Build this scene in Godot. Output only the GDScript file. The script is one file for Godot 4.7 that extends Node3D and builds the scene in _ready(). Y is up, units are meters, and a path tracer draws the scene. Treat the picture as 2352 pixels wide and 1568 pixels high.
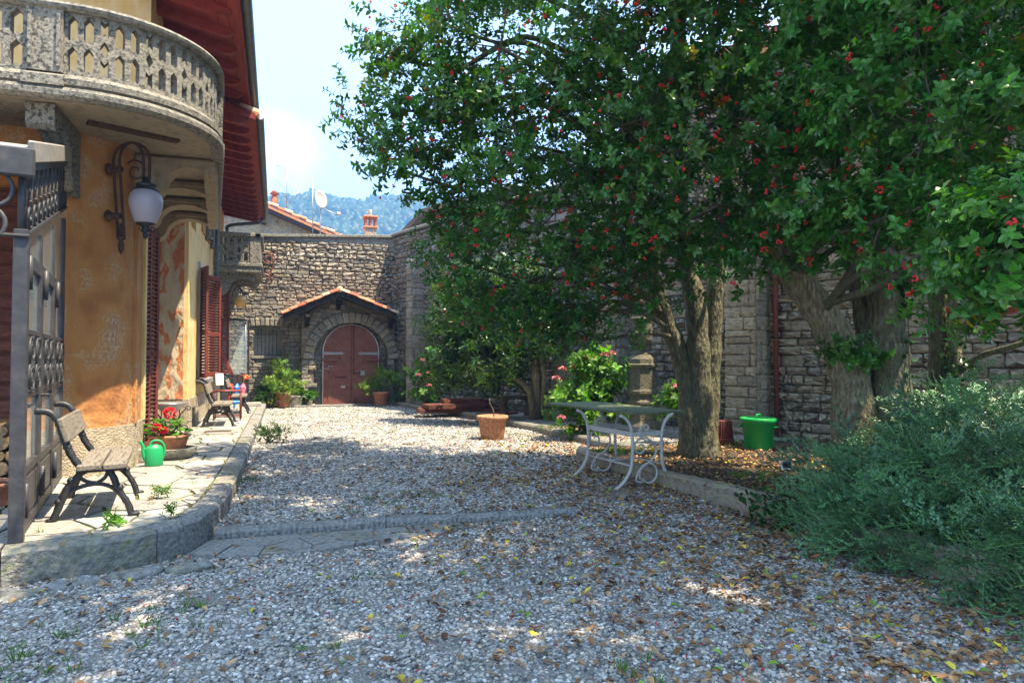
extends Node3D
# A villa courtyard: house with a bow balcony on the left, a walled gate at the end, hollies over gravel on the right.
# World: y up, metres; the house front runs along -z, the camera stands at the origin.

var rng := RandomNumberGenerator.new()
var taken := {}
var M := {}
var texs := {}

func _ready() -> void:
	rng.seed = 7
	camera_and_light()
	materials()
	ground()
	pavement()
	far_wall()
	right_wall()
	house()
	balcony()
	roofs()
	gate()
	neighbours()
	hill()
	beds()
	entrance()
	facade_things()
	terrace_things()
	court_things()
	garden_things()
	trees()
	shrubs()
	litter()

func camera_and_light() -> void:
	var cam := Camera3D.new()
	cam.name = "camera"
	cam.position = Vector3(0, 1.5, 0)
	cam.rotation = Vector3(atan(44.0 / 1608.0), -atan(544.0 / 1608.0), 0)
	cam.fov = rad_to_deg(2.0 * atan(784.0 / 1608.0))
	cam.far = 3000.0
	cam.near = 0.05
	add_child(cam)
	cam.current = true
	var env := Environment.new()
	env.background_mode = Environment.BG_SKY
	var sky := Sky.new()
	var sm := ProceduralSkyMaterial.new()
	sm.sky_top_color = Color(0.39, 0.475, 0.575)
	sm.sky_horizon_color = Color(0.53, 0.56, 0.585)
	sm.sky_curve = 0.16
	sm.ground_horizon_color = Color(0.62, 0.63, 0.62)
	sm.ground_bottom_color = Color(0.4, 0.4, 0.38)
	sm.sky_energy_multiplier = 1.0
	sm.sun_angle_max = 8.0
	var cl := FastNoiseLite.new()
	cl.seed = 5
	cl.frequency = 0.006
	cl.fractal_octaves = 5
	var ct := NoiseTexture2D.new()
	ct.width = 1024
	ct.height = 512
	ct.seamless = true
	ct.noise = cl
	var cg := Gradient.new()
	cg.offsets = PackedFloat32Array([0.0, 0.45, 0.8])
	cg.colors = PackedColorArray([Color(1, 1, 1, 0), Color(1, 1, 1, 0.0), Color(1, 1, 1, 0.3)])
	ct.color_ramp = cg
	sm.sky_cover = ct
	sky.sky_material = sm
	env.sky = sky
	env.background_energy_multiplier = 1.85
	env.tonemap_mode = Environment.TONE_MAPPER_LINEAR
	env.tonemap_exposure = 5.0
	env.sdfgi_enabled = true
	env.ssao_enabled = true
	env.ssil_enabled = true
	env.fog_enabled = true
	env.fog_density = 0.0011
	env.fog_light_color = Color(0.5, 0.74, 1.0)
	var we := WorldEnvironment.new()
	we.name = "environment"
	we.environment = env
	add_child(we)
	var sun := DirectionalLight3D.new()
	sun.name = "sun"
	sun.light_energy = 1.2
	sun.light_color = Color(1.0, 0.93, 0.82)
	sun.light_angular_distance = 0.5
	sun.shadow_enabled = true
	add_child(sun)
	var e := deg_to_rad(65.0)
	var a := deg_to_rad(-40.0)
	sun.look_at_from_position(Vector3(cos(e) * cos(a), sin(e), -cos(e) * sin(a)) * 30.0, Vector3.ZERO)

# ---------------------------------------------------------------- helpers
func rf(a: float, b: float) -> float:
	return rng.randf_range(a, b)

func numbered(n: String) -> String:
	taken[n] = taken.get(n, -1) + 1
	return n if taken[n] == 0 else "%s_%03d" % [n, taken[n]]

func S(smooth := false) -> SurfaceTool:
	var st := SurfaceTool.new()
	st.begin(Mesh.PRIMITIVE_TRIANGLES)
	st.set_smooth_group(0 if smooth else -1)
	return st

func mesh_of(st) -> Mesh:
	if st is Mesh:
		return st
	st.generate_normals()
	return st.commit()

func obj(called: String, st, m: Material, parent: Node = self) -> MeshInstance3D:
	var o := MeshInstance3D.new()
	o.mesh = mesh_of(st)
	o.material_override = m
	o.name = numbered(called) if parent == self else called
	parent.add_child(o, true)
	return o

func tag(o: Node, label: String, category: String, group := "") -> Node:
	o.set_meta("label", label)
	o.set_meta("category", category)
	if group:
		o.set_meta("group", group)
	return o

func thing(called: String, label: String, category: String, at := Vector3.ZERO, turn := 0.0, group := "") -> Node3D:
	var o := Node3D.new()
	o.name = numbered(called)
	o.position = at
	o.rotation.y = turn
	add_child(o)
	tag(o, label, category, group)
	return o

func struct(o: Node) -> Node:
	o.set_meta("kind", "structure")
	return o

func stuff(o: Node) -> Node:
	o.set_meta("kind", "stuff")
	return o

func dup(src: Node3D, called: String, label: String, at: Vector3, turn: float, group := "") -> Node3D:
	var o: Node3D = src.duplicate()
	o.name = numbered(called)
	add_child(o)
	o.position = at
	o.rotation.y = turn
	o.set_meta("label", label)
	if group:
		o.set_meta("group", group)
	return o

func node_part(called: String, parent: Node) -> Node3D:
	var o := Node3D.new()
	o.name = called
	parent.add_child(o, true)
	return o

func tri(st: SurfaceTool, a: Vector3, b: Vector3, c: Vector3) -> void:
	st.add_vertex(a)
	st.add_vertex(b)
	st.add_vertex(c)

func quad(st: SurfaceTool, a: Vector3, b: Vector3, c: Vector3, d: Vector3) -> void:
	st.add_vertex(a)
	st.add_vertex(b)
	st.add_vertex(c)
	st.add_vertex(a)
	st.add_vertex(c)
	st.add_vertex(d)

func box(st: SurfaceTool, c: Vector3, s: Vector3, b := 0.0, r := Basis()) -> void:
	var h := s * 0.5
	b = minf(b, minf(h.x, minf(h.y, h.z)) * 0.9)
	for ax in 3:
		for sg in [-1.0, 1.0]:
			var u := (ax + 1) % 3
			var v := (ax + 2) % 3
			var q := []
			for k in [[-1, -1], [1, -1], [1, 1], [-1, 1]]:
				var p := Vector3()
				p[ax] = sg * h[ax]
				p[u] = k[0] * (h[u] - b)
				p[v] = k[1] * (h[v] - b)
				q.append(c + r * p)
			if sg > 0:
				quad(st, q[3], q[2], q[1], q[0])
			else:
				quad(st, q[0], q[1], q[2], q[3])
	if b <= 0.0:
		return
	for ax in 3:
		var u := (ax + 1) % 3
		var v := (ax + 2) % 3
		for su in [-1.0, 1.0]:
			for sv in [-1.0, 1.0]:
				var q := []
				for k in [[-1, 0], [1, 0], [1, 1], [-1, 1]]:
					var p := Vector3()
					p[ax] = k[0] * (h[ax] - b)
					p[u] = su * (h[u] - (b if k[1] == 1 else 0.0))
					p[v] = sv * (h[v] - (0.0 if k[1] == 1 else b))
					q.append(c + r * p)
				if su * sv > 0:
					quad(st, q[0], q[1], q[2], q[3])
				else:
					quad(st, q[3], q[2], q[1], q[0])
	for sx in [-1.0, 1.0]:
		for sy in [-1.0, 1.0]:
			for sz in [-1.0, 1.0]:
				var p1 := c + r * Vector3(sx * h.x, sy * (h.y - b), sz * (h.z - b))
				var p2 := c + r * Vector3(sx * (h.x - b), sy * h.y, sz * (h.z - b))
				var p3 := c + r * Vector3(sx * (h.x - b), sy * (h.y - b), sz * h.z)
				if sx * sy * sz > 0:
					tri(st, p1, p3, p2)
				else:
					tri(st, p1, p2, p3)

func bar(st: SurfaceTool, a: Vector3, b: Vector3, w: float, h: float, bev := 0.0, up := Vector3.UP) -> void:
	var d := (b - a).normalized()
	if absf(d.dot(up)) > 0.99:
		up = Vector3.RIGHT
	var x := up.cross(d).normalized()
	var y := d.cross(x)
	box(st, (a + b) * 0.5, Vector3(w, h, a.distance_to(b)), bev, Basis(x, y, d))

func tube(st: SurfaceTool, pts: Array, rad, n := 6, cap := true) -> void:
	var rings := []
	var nrm := Vector3.ZERO
	for i in pts.size():
		var d: Vector3
		if i == 0:
			d = pts[1] - pts[0]
		elif i == pts.size() - 1:
			d = pts[i] - pts[i - 1]
		else:
			d = (pts[i + 1] - pts[i]).normalized() + (pts[i] - pts[i - 1]).normalized()
		d = d.normalized()
		if nrm == Vector3.ZERO:
			nrm = d.cross(Vector3.UP if absf(d.y) < 0.9 else Vector3.RIGHT).normalized()
		else:
			nrm = (nrm - d * nrm.dot(d)).normalized()
		var bi := d.cross(nrm)
		var r: float = rad if rad is float else rad[i]
		var ring := PackedVector3Array()
		for k in n:
			var t := TAU * k / n
			ring.append(pts[i] + (nrm * cos(t) + bi * sin(t)) * r)
		rings.append(ring)
	for i in rings.size() - 1:
		for k in n:
			var k2 := (k + 1) % n
			quad(st, rings[i][k], rings[i + 1][k], rings[i + 1][k2], rings[i][k2])
	if cap:
		for k in range(1, n - 1):
			tri(st, rings[0][0], rings[0][k], rings[0][k + 1])
			tri(st, rings[-1][0], rings[-1][k + 1], rings[-1][k])

func lathe(st: SurfaceTool, prof: Array, n := 20, xf := Transform3D(), wob := 0.0) -> void:
	for i in prof.size() - 1:
		for k in n:
			var t1 := TAU * k / n
			var t2 := TAU * ((k + 1) % n) / n
			var w1 := 1.0 + wob * sin(t1 * 3.0 + prof[i].y * 4.0)
			var w2 := 1.0 + wob * sin(t2 * 3.0 + prof[i].y * 4.0)
			var a := xf * Vector3(prof[i].x * cos(t1) * w1, prof[i].y, prof[i].x * sin(t1) * w1)
			var b := xf * Vector3(prof[i].x * cos(t2) * w2, prof[i].y, prof[i].x * sin(t2) * w2)
			var c := xf * Vector3(prof[i + 1].x * cos(t2) * w2, prof[i + 1].y, prof[i + 1].x * sin(t2) * w2)
			var d := xf * Vector3(prof[i + 1].x * cos(t1) * w1, prof[i + 1].y, prof[i + 1].x * sin(t1) * w1)
			if prof[i].x < 1e-5:
				tri(st, a, d, c)
			elif prof[i + 1].x < 1e-5:
				tri(st, a, d, b)
			else:
				quad(st, a, d, c, b)

func prism(st: SurfaceTool, poly: PackedVector2Array, d: float, xf: Transform3D, bev := 0.0) -> void:
	# polygon in x and y, thickness along z from 0 to d; the top edge at z = d may be bevelled
	if Geometry2D.is_polygon_clockwise(poly):
		poly = poly.duplicate()
		poly.reverse()
	var top := poly
	if bev > 0.0:
		var off := Geometry2D.offset_polygon(poly, -bev)
		if off.size() == 1 and off[0].size() == poly.size():
			top = off[0]
			# the offset may start at another corner: line it up
			var best := 0
			for k in top.size():
				if top[k].distance_to(poly[0]) < top[best].distance_to(poly[0]):
					best = k
			var t2 := PackedVector2Array()
			for k in top.size():
				t2.append(top[(best + k) % top.size()])
			top = t2
		else:
			bev = 0.0
	var idx := Geometry2D.triangulate_polygon(top)
	for i in range(0, idx.size(), 3):
		tri(st, xf * Vector3(top[idx[i]].x, top[idx[i]].y, d), xf * Vector3(top[idx[i + 2]].x, top[idx[i + 2]].y, d), xf * Vector3(top[idx[i + 1]].x, top[idx[i + 1]].y, d))
	var idb := Geometry2D.triangulate_polygon(poly)
	for i in range(0, idb.size(), 3):
		tri(st, xf * Vector3(poly[idb[i]].x, poly[idb[i]].y, 0), xf * Vector3(poly[idb[i + 1]].x, poly[idb[i + 1]].y, 0), xf * Vector3(poly[idb[i + 2]].x, poly[idb[i + 2]].y, 0))
	for i in poly.size():
		var j := (i + 1) % poly.size()
		var a := xf * Vector3(poly[i].x, poly[i].y, 0)
		var b := xf * Vector3(poly[j].x, poly[j].y, 0)
		var c := xf * Vector3(poly[j].x, poly[j].y, d - bev)
		var e := xf * Vector3(poly[i].x, poly[i].y, d - bev)
		quad(st, a, e, c, b)
		if bev > 0.0:
			quad(st, e, xf * Vector3(top[i].x, top[i].y, d), xf * Vector3(top[j].x, top[j].y, d), c)

func curve(pts: Array, steps := 5) -> Array:
	# a Catmull-Rom line through the points
	var out := []
	for i in pts.size() - 1:
		var p0: Vector3 = pts[maxi(i - 1, 0)]
		var p3: Vector3 = pts[mini(i + 2, pts.size() - 1)]
		for k in steps:
			out.append(pts[i].cubic_interpolate(pts[i + 1], p0, p3, float(k) / steps))
	out.append(pts[-1])
	return out

func spiral(c: Vector3, ex: Vector3, ey: Vector3, r0: float, r1: float, a0: float, a1: float, n := 14) -> Array:
	var out := []
	for k in n + 1:
		var t := float(k) / n
		var a := lerpf(a0, a1, t)
		out.append(c + (ex * cos(a) + ey * sin(a)) * lerpf(r0, r1, t))
	return out

func copies(called: String, mesh: Mesh, m: Material, xfs: Array, cols: Array, parent: Node = self) -> MultiMeshInstance3D:
	var mm := MultiMesh.new()
	mm.transform_format = MultiMesh.TRANSFORM_3D
	mm.use_colors = cols.size() > 0
	mm.mesh = mesh
	mm.instance_count = xfs.size()
	var st := 16 if mm.use_colors else 12
	var buf := PackedFloat32Array()
	buf.resize(st * xfs.size())
	var i := 0
	for k in xfs.size():
		var t: Transform3D = xfs[k]
		buf[i] = t.basis.x.x
		buf[i + 1] = t.basis.y.x
		buf[i + 2] = t.basis.z.x
		buf[i + 3] = t.origin.x
		buf[i + 4] = t.basis.x.y
		buf[i + 5] = t.basis.y.y
		buf[i + 6] = t.basis.z.y
		buf[i + 7] = t.origin.y
		buf[i + 8] = t.basis.x.z
		buf[i + 9] = t.basis.y.z
		buf[i + 10] = t.basis.z.z
		buf[i + 11] = t.origin.z
		if st == 16:
			var c: Color = cols[k]
			buf[i + 12] = c.r
			buf[i + 13] = c.g
			buf[i + 14] = c.b
			buf[i + 15] = 1.0
		i += st
	mm.buffer = buf
	var o := MultiMeshInstance3D.new()
	o.multimesh = mm
	o.material_override = m
	o.name = numbered(called) if parent == self else called
	parent.add_child(o, true)
	return o

func rot(axis: Vector3, a: float) -> Basis:
	return Basis(axis.normalized(), a)

func aim(d: Vector3, roll := 0.0) -> Basis:
	# y axis along d
	d = d.normalized()
	var x := d.cross(Vector3.UP if absf(d.y) < 0.95 else Vector3.RIGHT).normalized()
	var b := Basis(x, d, x.cross(d))
	return b * Basis(Vector3.UP, roll)

# ---------------------------------------------------------------- materials
func L(r: float, g: float, b: float) -> Color:
	return Color(r, g, b).linear_to_srgb()

func noise_tex(sd: int, freq: float, octaves: int, ramp: Gradient, normal := 0.0, kind := FastNoiseLite.TYPE_SIMPLEX_SMOOTH, size := 512, warp := 0.0) -> NoiseTexture2D:
	var n := FastNoiseLite.new()
	n.seed = sd
	n.noise_type = kind
	n.frequency = freq
	n.fractal_octaves = octaves
	n.fractal_gain = 0.55
	if warp > 0.0:
		n.domain_warp_enabled = true
		n.domain_warp_amplitude = warp
		n.domain_warp_frequency = 0.01
	var t := NoiseTexture2D.new()
	t.width = size
	t.height = size
	t.seamless = true
	t.seamless_blend_skirt = 0.2
	t.noise = n
	if normal > 0.0:
		t.as_normal_map = true
		t.bump_strength = normal
	elif ramp:
		t.color_ramp = ramp
	return t

func ramp(cols: Array) -> Gradient:
	# cols: [offset, Color] pairs
	var g := Gradient.new()
	var o := PackedFloat32Array()
	var c := PackedColorArray()
	for p in cols:
		o.append(p[0])
		c.append(p[1])
	g.offsets = o
	g.colors = c
	return g

func surf(key: String, cols: Array, metres: float, rough: float, bump := 0.0, o := {}) -> StandardMaterial3D:
	var m := StandardMaterial3D.new()
	m.resource_name = key
	m.roughness = rough
	m.metallic_specular = o.get("spec", 0.4)
	m.metallic = o.get("metal", 0.0)
	if cols.size() == 1:
		m.albedo_color = cols[0][1]
	else:
		m.albedo_texture = noise_tex(o.get("seed", hash(key) % 999), o.get("freq", 0.012), o.get("oct", 6), ramp(cols), 0.0, o.get("kind", FastNoiseLite.TYPE_SIMPLEX_SMOOTH), o.get("size", 512), o.get("warp", 0.0))
	if bump > 0.0:
		var bk := "n%s" % o.get("bfreq", 0.03)
		if not texs.has(bk):
			texs[bk] = noise_tex(31, o.get("bfreq", 0.03), 5, null, 8.0)
		m.normal_enabled = true
		m.normal_texture = texs[bk]
		m.normal_scale = bump
	m.uv1_triplanar = true
	m.uv1_world_triplanar = o.get("world", true)
	var st: Vector3 = o.get("stretch", Vector3.ONE)
	m.uv1_scale = st / metres
	M[key] = m
	return m

func plain(key: String, c: Color, rough: float, o := {}) -> StandardMaterial3D:
	var m := StandardMaterial3D.new()
	m.resource_name = key
	m.albedo_color = c
	m.roughness = rough
	m.metallic = o.get("metal", 0.0)
	m.metallic_specular = o.get("spec", 0.5)
	if o.get("tint", false):
		m.vertex_color_use_as_albedo = true
	if o.has("back"):
		m.backlight_enabled = true
		m.backlight = o.back
	M[key] = m
	return m

func materials() -> void:
	# plaster: ochre limewash worn through to older pale and reddish coats
	surf("ochre", [[0.0, L(.25, .1, .038)], [0.3, L(.36, .155, .05)], [0.5, L(.44, .205, .066)], [0.6, L(.4, .185, .06)], [0.645, L(.46, .31, .16)], [0.7, L(.36, .15, .06)], [0.76, L(.5, .38, .22)], [0.8, L(.3, .12, .075)], [0.86, L(.5, .4, .26)], [1.0, L(.44, .3, .17)]], 3.2, 0.9, 0.4, {"freq": 0.006, "oct": 9, "stretch": Vector3(1.5, 0.75, 1.5), "size": 1024, "warp": 14.0})
	surf("peeling", [[0.0, L(.4, .14, .06)], [0.3, L(.44, .17, .075)], [0.35, L(.42, .34, .23)], [0.6, L(.5, .42, .29)], [0.64, L(.5, .24, .08)], [0.72, L(.42, .12, .05)], [0.76, L(.46, .36, .22)], [1.0, L(.4, .34, .24)]], 4.6, 0.92, 0.35, {"freq": 0.006, "oct": 9, "stretch": Vector3(1.5, 0.7, 1.5), "size": 1024, "warp": 10.0})
	surf("cream", [[0.0, L(.5, .3, .1)], [0.35, L(.62, .43, .18)], [0.55, L(.66, .5, .25)], [1.0, L(.6, .38, .13)]], 3.0, 0.9, 0.2, {"stretch": Vector3(1.5, 0.5, 1.5)})
	surf("roughcast", [[0.0, L(.2, .16, .11)], [0.4, L(.36, .3, .21)], [0.7, L(.46, .39, .28)], [1.0, L(.3, .24, .17)]], 0.8, 0.95, 1.6, {"bfreq": 0.05})
	surf("balcony_stone", [[0.0, L(.035, .034, .03)], [0.3, L(.07, .067, .058)], [0.4, L(.15, .14, .115)], [0.5, L(.21, .195, .16)], [0.62, L(.28, .255, .205)], [0.7, L(.15, .14, .11)], [1.0, L(.07, .066, .05)]], 1.4, 0.93, 0.45, {"freq": 0.02, "oct": 9, "size": 1024})
	surf("soffit_stone", [[0.0, L(.2, .16, .11)], [0.5, L(.33, .27, .19)], [1.0, L(.27, .2, .12)]], 1.4, 0.95, 0.7, {"oct": 7})
	surf("granite", [[0.0, L(.06, .058, .055)], [0.35, L(.16, .155, .145)], [0.6, L(.26, .25, .23)], [1.0, L(.42, .4, .37)]], 0.7, 0.9, 0.9, {"freq": 0.03, "oct": 6})
	surf("mossy_granite", [[0.0, L(.08, .075, .06)], [0.4, L(.19, .18, .15)], [0.6, L(.26, .25, .21)], [0.72, L(.2, .2, .1)], [1.0, L(.12, .14, .05)]], 0.9, 0.93, 1.0, {"freq": 0.02, "oct": 6})
	for k in 4:
		var t: float = [0.62, 0.72, 0.8, 0.55][k]
		var w: float = [1.0, 0.95, 1.0, 1.06][k]
		surf("flag%d" % k, [[0.0, L(.27 * t, .25 * t, .21 * t * w)], [0.4, L(.42 * t, .395 * t, .34 * t * w)], [0.65, L(.5 * t, .475 * t, .42 * t * w)], [1.0, L(.36 * t, .33 * t, .27 * t)]], 0.9, 0.88, 0.5, {"seed": 40 + k, "freq": 0.018})
	# wall stones
	var tones := [[.27, .24, .19], [.24, .22, .185], [.29, .25, .18], [.19, .175, .145], [.33, .295, .235], [.25, .21, .15]]
	for k in 6:
		var c: Array = tones[k]
		surf("stone%d" % k, [[0.0, L(c[0] * .28, c[1] * .28, c[2] * .3)], [0.33, L(c[0] * .75, c[1] * .75, c[2] * .75)], [0.55, L(c[0], c[1], c[2])], [0.75, L(c[0] * 1.22, c[1] * 1.22, c[2] * 1.2)], [1.0, L(c[0] * .7, c[1] * .68, c[2] * .6)]], 0.55, 0.93, 1.3, {"seed": 60 + k, "freq": 0.014, "bfreq": 0.022})
	for k in 4:
		var c: Array = [[.38, .3, .19], [.34, .27, .18], [.42, .34, .22], [.3, .25, .175]][k]
		surf("sand%d" % k, [[0.0, L(c[0] * .35, c[1] * .35, c[2] * .35)], [0.35, L(c[0] * .8, c[1] * .8, c[2] * .8)], [0.6, L(c[0], c[1], c[2])], [1.0, L(c[0] * 1.25, c[1] * 1.25, c[2] * 1.25)]], 0.7, 0.95, 1.4, {"seed": 80 + k, "freq": 0.012, "bfreq": 0.022})
	surf("mortar", [[0.0, L(.08, .065, .048)], [0.5, L(.17, .14, .1)], [1.0, L(.25, .21, .15)]], 0.9, 0.97, 1.0)
	surf("rubble", [[0.0, L(.17, .14, .1)], [0.4, L(.36, .28, .18)], [0.55, L(.42, .35, .24)], [0.7, L(.25, .24, .22)], [1.0, L(.45, .37, .25)]], 2.4, 0.95, 0.9, {"freq": 0.012})
	# wood and paint
	surf("red_wood", [[0.0, L(.13, .02, .015)], [0.5, L(.24, .035, .025)], [1.0, L(.29, .05, .035)]], 1.2, 0.6, 0.25, {"stretch": Vector3(1, 1, 0.25)})
	surf("shutter_red", [[0.0, L(.085, .02, .014)], [0.5, L(.145, .034, .024)], [1.0, L(.2, .055, .04)]], 0.9, 0.5, 0.2)
	surf("gate_red", [[0.0, L(.15, .05, .034)], [0.4, L(.19, .065, .043)], [0.6, L(.205, .075, .05)], [1.0, L(.25, .1, .07)]], 1.6, 0.55, 0.12)
	surf("plank", [[0.0, L(.06, .048, .036)], [0.36, L(.15, .125, .095)], [0.5, L(.23, .2, .155)], [0.6, L(.17, .145, .11)], [1.0, L(.33, .29, .235)]], 0.5, 0.85, 0.6, {"stretch": Vector3(2.5, 2.5, 0.18), "world": false})
	surf("dark_wood", [[0.0, L(.012, .01, .008)], [0.6, L(.03, .024, .019)], [1.0, L(.06, .048, .037)]], 0.8, 0.8, 0.5)
	surf("old_red_board", [[0.0, L(.05, .025, .02)], [0.5, L(.13, .045, .03)], [1.0, L(.2, .08, .055)]], 0.7, 0.85, 0.6, {"stretch": Vector3(0.3, 1, 1)})
	surf("firewood", [[0.0, L(.2, .12, .06)], [0.5, L(.36, .24, .13)], [1.0, L(.5, .37, .22)]], 0.4, 0.9, 0.7)
	# metal
	surf("iron", [[0.0, L(.008, .008, .009)], [0.6, L(.02, .02, .022)], [1.0, L(.04, .038, .036)]], 0.4, 0.5, 0.4, {"spec": 0.5})
	surf("rusty_iron", [[0.0, L(.03, .018, .013)], [0.5, L(.06, .033, .022)], [0.8, L(.12, .055, .03)], [1.0, L(.16, .1, .07)]], 0.3, 0.75, 0.6)
	surf("grey_iron", [[0.0, L(.03, .03, .033)], [0.6, L(.05, .05, .054)], [1.0, L(.08, .077, .074)]], 0.9, 0.45, 0.1)
	surf("pale_iron", [[0.0, L(.16, .13, .1)], [0.25, L(.4, .38, .34)], [0.6, L(.52, .5, .46)], [1.0, L(.3, .24, .18)]], 0.25, 0.7, 0.5)
	surf("copper_grey", [[0.0, L(.06, .075, .08)], [0.5, L(.1, .12, .13)], [1.0, L(.15, .165, .17)]], 1.0, 0.45, 0.1, {"metal": 0.4})
	surf("fascia", [[0.0, L(.045, .035, .04)], [1.0, L(.075, .06, .065)]], 1.0, 0.5)
	surf("canopy_paint", [[0.0, L(.2, .18, .15)], [0.6, L(.3, .28, .24)], [1.0, L(.38, .36, .32)]], 0.9, 0.5, 0.1)
	surf("steel", [[0.0, L(.28, .28, .29)], [1.0, L(.42, .42, .43)]], 0.6, 0.4, 0.1, {"metal": 0.7})
	surf("red_rust_pipe", [[0.0, L(.13, .03, .022)], [0.6, L(.2, .05, .035)], [1.0, L(.26, .085, .06)]], 0.6, 0.65, 0.2)
	# clay
	surf("terracotta", [[0.0, L(.2, .1, .06)], [0.3, L(.4, .16, .085)], [0.6, L(.48, .2, .11)], [0.85, L(.52, .3, .2)], [1.0, L(.55, .42, .32)]], 0.6, 0.85, 0.3, {"freq": 0.012})
	surf("old_terracotta", [[0.0, L(.13, .1, .045)], [0.28, L(.2, .14, .06)], [0.4, L(.4, .17, .085)], [0.65, L(.5, .235, .125)], [0.85, L(.56, .36, .23)], [1.0, L(.3, .2, .1)]], 0.5, 0.88, 0.35, {"freq": 0.014, "stretch": Vector3(1.3, 0.6, 1.3)})
	for k in 4:
		var c: Array = [[.42, .13, .07], [.5, .22, .12], [.55, .36, .23], [.33, .09, .05]][k]
		surf("tile%d" % k, [[0.0, L(c[0] * .45, c[1] * .5, c[2] * .5)], [0.5, L(c[0], c[1], c[2])], [1.0, L(c[0] * 1.15, c[1] * 1.3, c[2] * 1.4)]], 0.5, 0.9, 0.4, {"seed": 20 + k})
	# earth
	surf("gravel_bed", [[0.0, L(.08, .07, .06)], [0.4, L(.17, .155, .135)], [0.6, L(.25, .23, .2)], [1.0, L(.38, .35, .3)]], 0.35, 0.97, 1.2, {"freq": 0.05, "oct": 5})
	surf("soil", [[0.0, L(.025, .018, .012)], [0.5, L(.055, .04, .026)], [1.0, L(.1, .075, .05)]], 0.7, 1.0, 1.0, {"freq": 0.02})
	surf("moss_joint", [[0.0, L(.04, .035, .02)], [0.45, L(.09, .085, .03)], [0.6, L(.13, .15, .035)], [1.0, L(.2, .19, .09)]], 0.6, 1.0, 1.0, {"freq": 0.02})
	surf("apron", [[0.0, L(.1, .1, .095)], [0.35, L(.2, .2, .19)], [0.6, L(.28, .27, .25)], [0.8, L(.2, .2, .13)], [1.0, L(.36, .34, .3)]], 0.8, 0.95, 1.0, {"freq": 0.025})
	surf("concrete_kerb", [[0.0, L(.12, .1, .07)], [0.4, L(.24, .2, .145)], [0.65, L(.3, .26, .19)], [0.8, L(.2, .21, .09)], [1.0, L(.26, .23, .17)]], 0.9, 0.95, 0.7)
	surf("bark", [[0.0, L(.03, .026, .018)], [0.36, L(.075, .066, .044)], [0.46, L(.1, .09, .058)], [0.54, L(.14, .135, .07)], [0.62, L(.075, .08, .034)], [0.72, L(.18, .17, .11)], [1.0, L(.3, .28, .21)]], 1.1, 0.95, 1.6, {"stretch": Vector3(2.6, 0.5, 2.6), "bfreq": 0.022, "oct": 8, "size": 1024})
	surf("pale_bark", [[0.0, L(.035, .028, .018)], [0.36, L(.1, .08, .046)], [0.5, L(.19, .155, .09)], [0.58, L(.12, .11, .05)], [0.66, L(.25, .21, .13)], [1.0, L(.36, .32, .23)]], 1.0, 0.95, 1.6, {"stretch": Vector3(2.6, 0.55, 2.6), "oct": 8, "bfreq": 0.022, "size": 1024})
	surf("twig", [[0.0, L(.05, .042, .03)], [0.5, L(.12, .1, .072)], [1.0, L(.2, .18, .14)]], 0.3, 0.9)
	# plastic
	surf("green_plastic", [[0.0, L(.008, .24, .045)], [1.0, L(.014, .32, .06)]], 0.8, 0.42, 0.05)
	var can := plain("mint_plastic", L(.014, .33, .11), 0.42)
	can.backlight_enabled = true
	can.backlight = Color(0.1, 0.5, 0.2)
	plain("glass_globe", L(.36, .33, .38), 0.35)
	plain("amber_globe", L(.55, .33, .09), 0.25)
	plain("lead_white", L(.42, .38, .35), 0.7)
	surf("old_stone", [[0.0, L(.03, .028, .02)], [0.4, L(.09, .08, .055)], [0.6, L(.15, .135, .09)], [0.75, L(.1, .11, .045)], [1.0, L(.22, .2, .14)]], 0.7, 0.95, 0.9, {"freq": 0.02})
	surf("table_stone", [[0.0, L(.045, .055, .03)], [0.4, L(.095, .12, .06)], [0.6, L(.14, .165, .09)], [1.0, L(.2, .22, .14)]], 0.8, 0.8, 0.3, {"freq": 0.02})
	plain("white_metal", L(.7, .7, .68), 0.4)
	plain("blue_plastic", L(.03, .22, .65), 0.4)
	plain("curtain", L(.42, .39, .33), 0.8)
	plain("geranium_red", L(.7, .02, .03), 0.6)
	plain("red_cloth", L(.7, .05, .03), 0.8)
	plain("pink_cloth", L(.75, .16, .24), 0.8)
	plain("orange_wood", L(.6, .22, .03), 0.4)
	plain("paper", L(.8, .8, .78), 0.8)
	var gl := plain("pane", Color(0.75, 0.82, 0.82, 0.25), 0.08)
	gl.transparency = BaseMaterial3D.TRANSPARENCY_ALPHA
	# leaves: the colour comes from each copy
	plain("holly_leaf", Color.WHITE, 0.28, {"tint": true, "back": Color(0.85, 0.95, 0.25), "spec": 0.5})
	plain("soft_leaf", Color.WHITE, 0.45, {"tint": true, "back": Color(0.85, 0.95, 0.25), "spec": 0.4})
	plain("spray_leaf", Color.WHITE, 0.38, {"tint": true, "spec": 0.5})
	plain("dry_leaf", Color.WHITE, 0.85, {"tint": true, "spec": 0.25})
	plain("berry", Color.WHITE, 0.3, {"tint": true})
	plain("pebble", Color.WHITE, 0.8, {"tint": true, "spec": 0.4})
	plain("petal", Color.WHITE, 0.7, {"tint": true})

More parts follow.
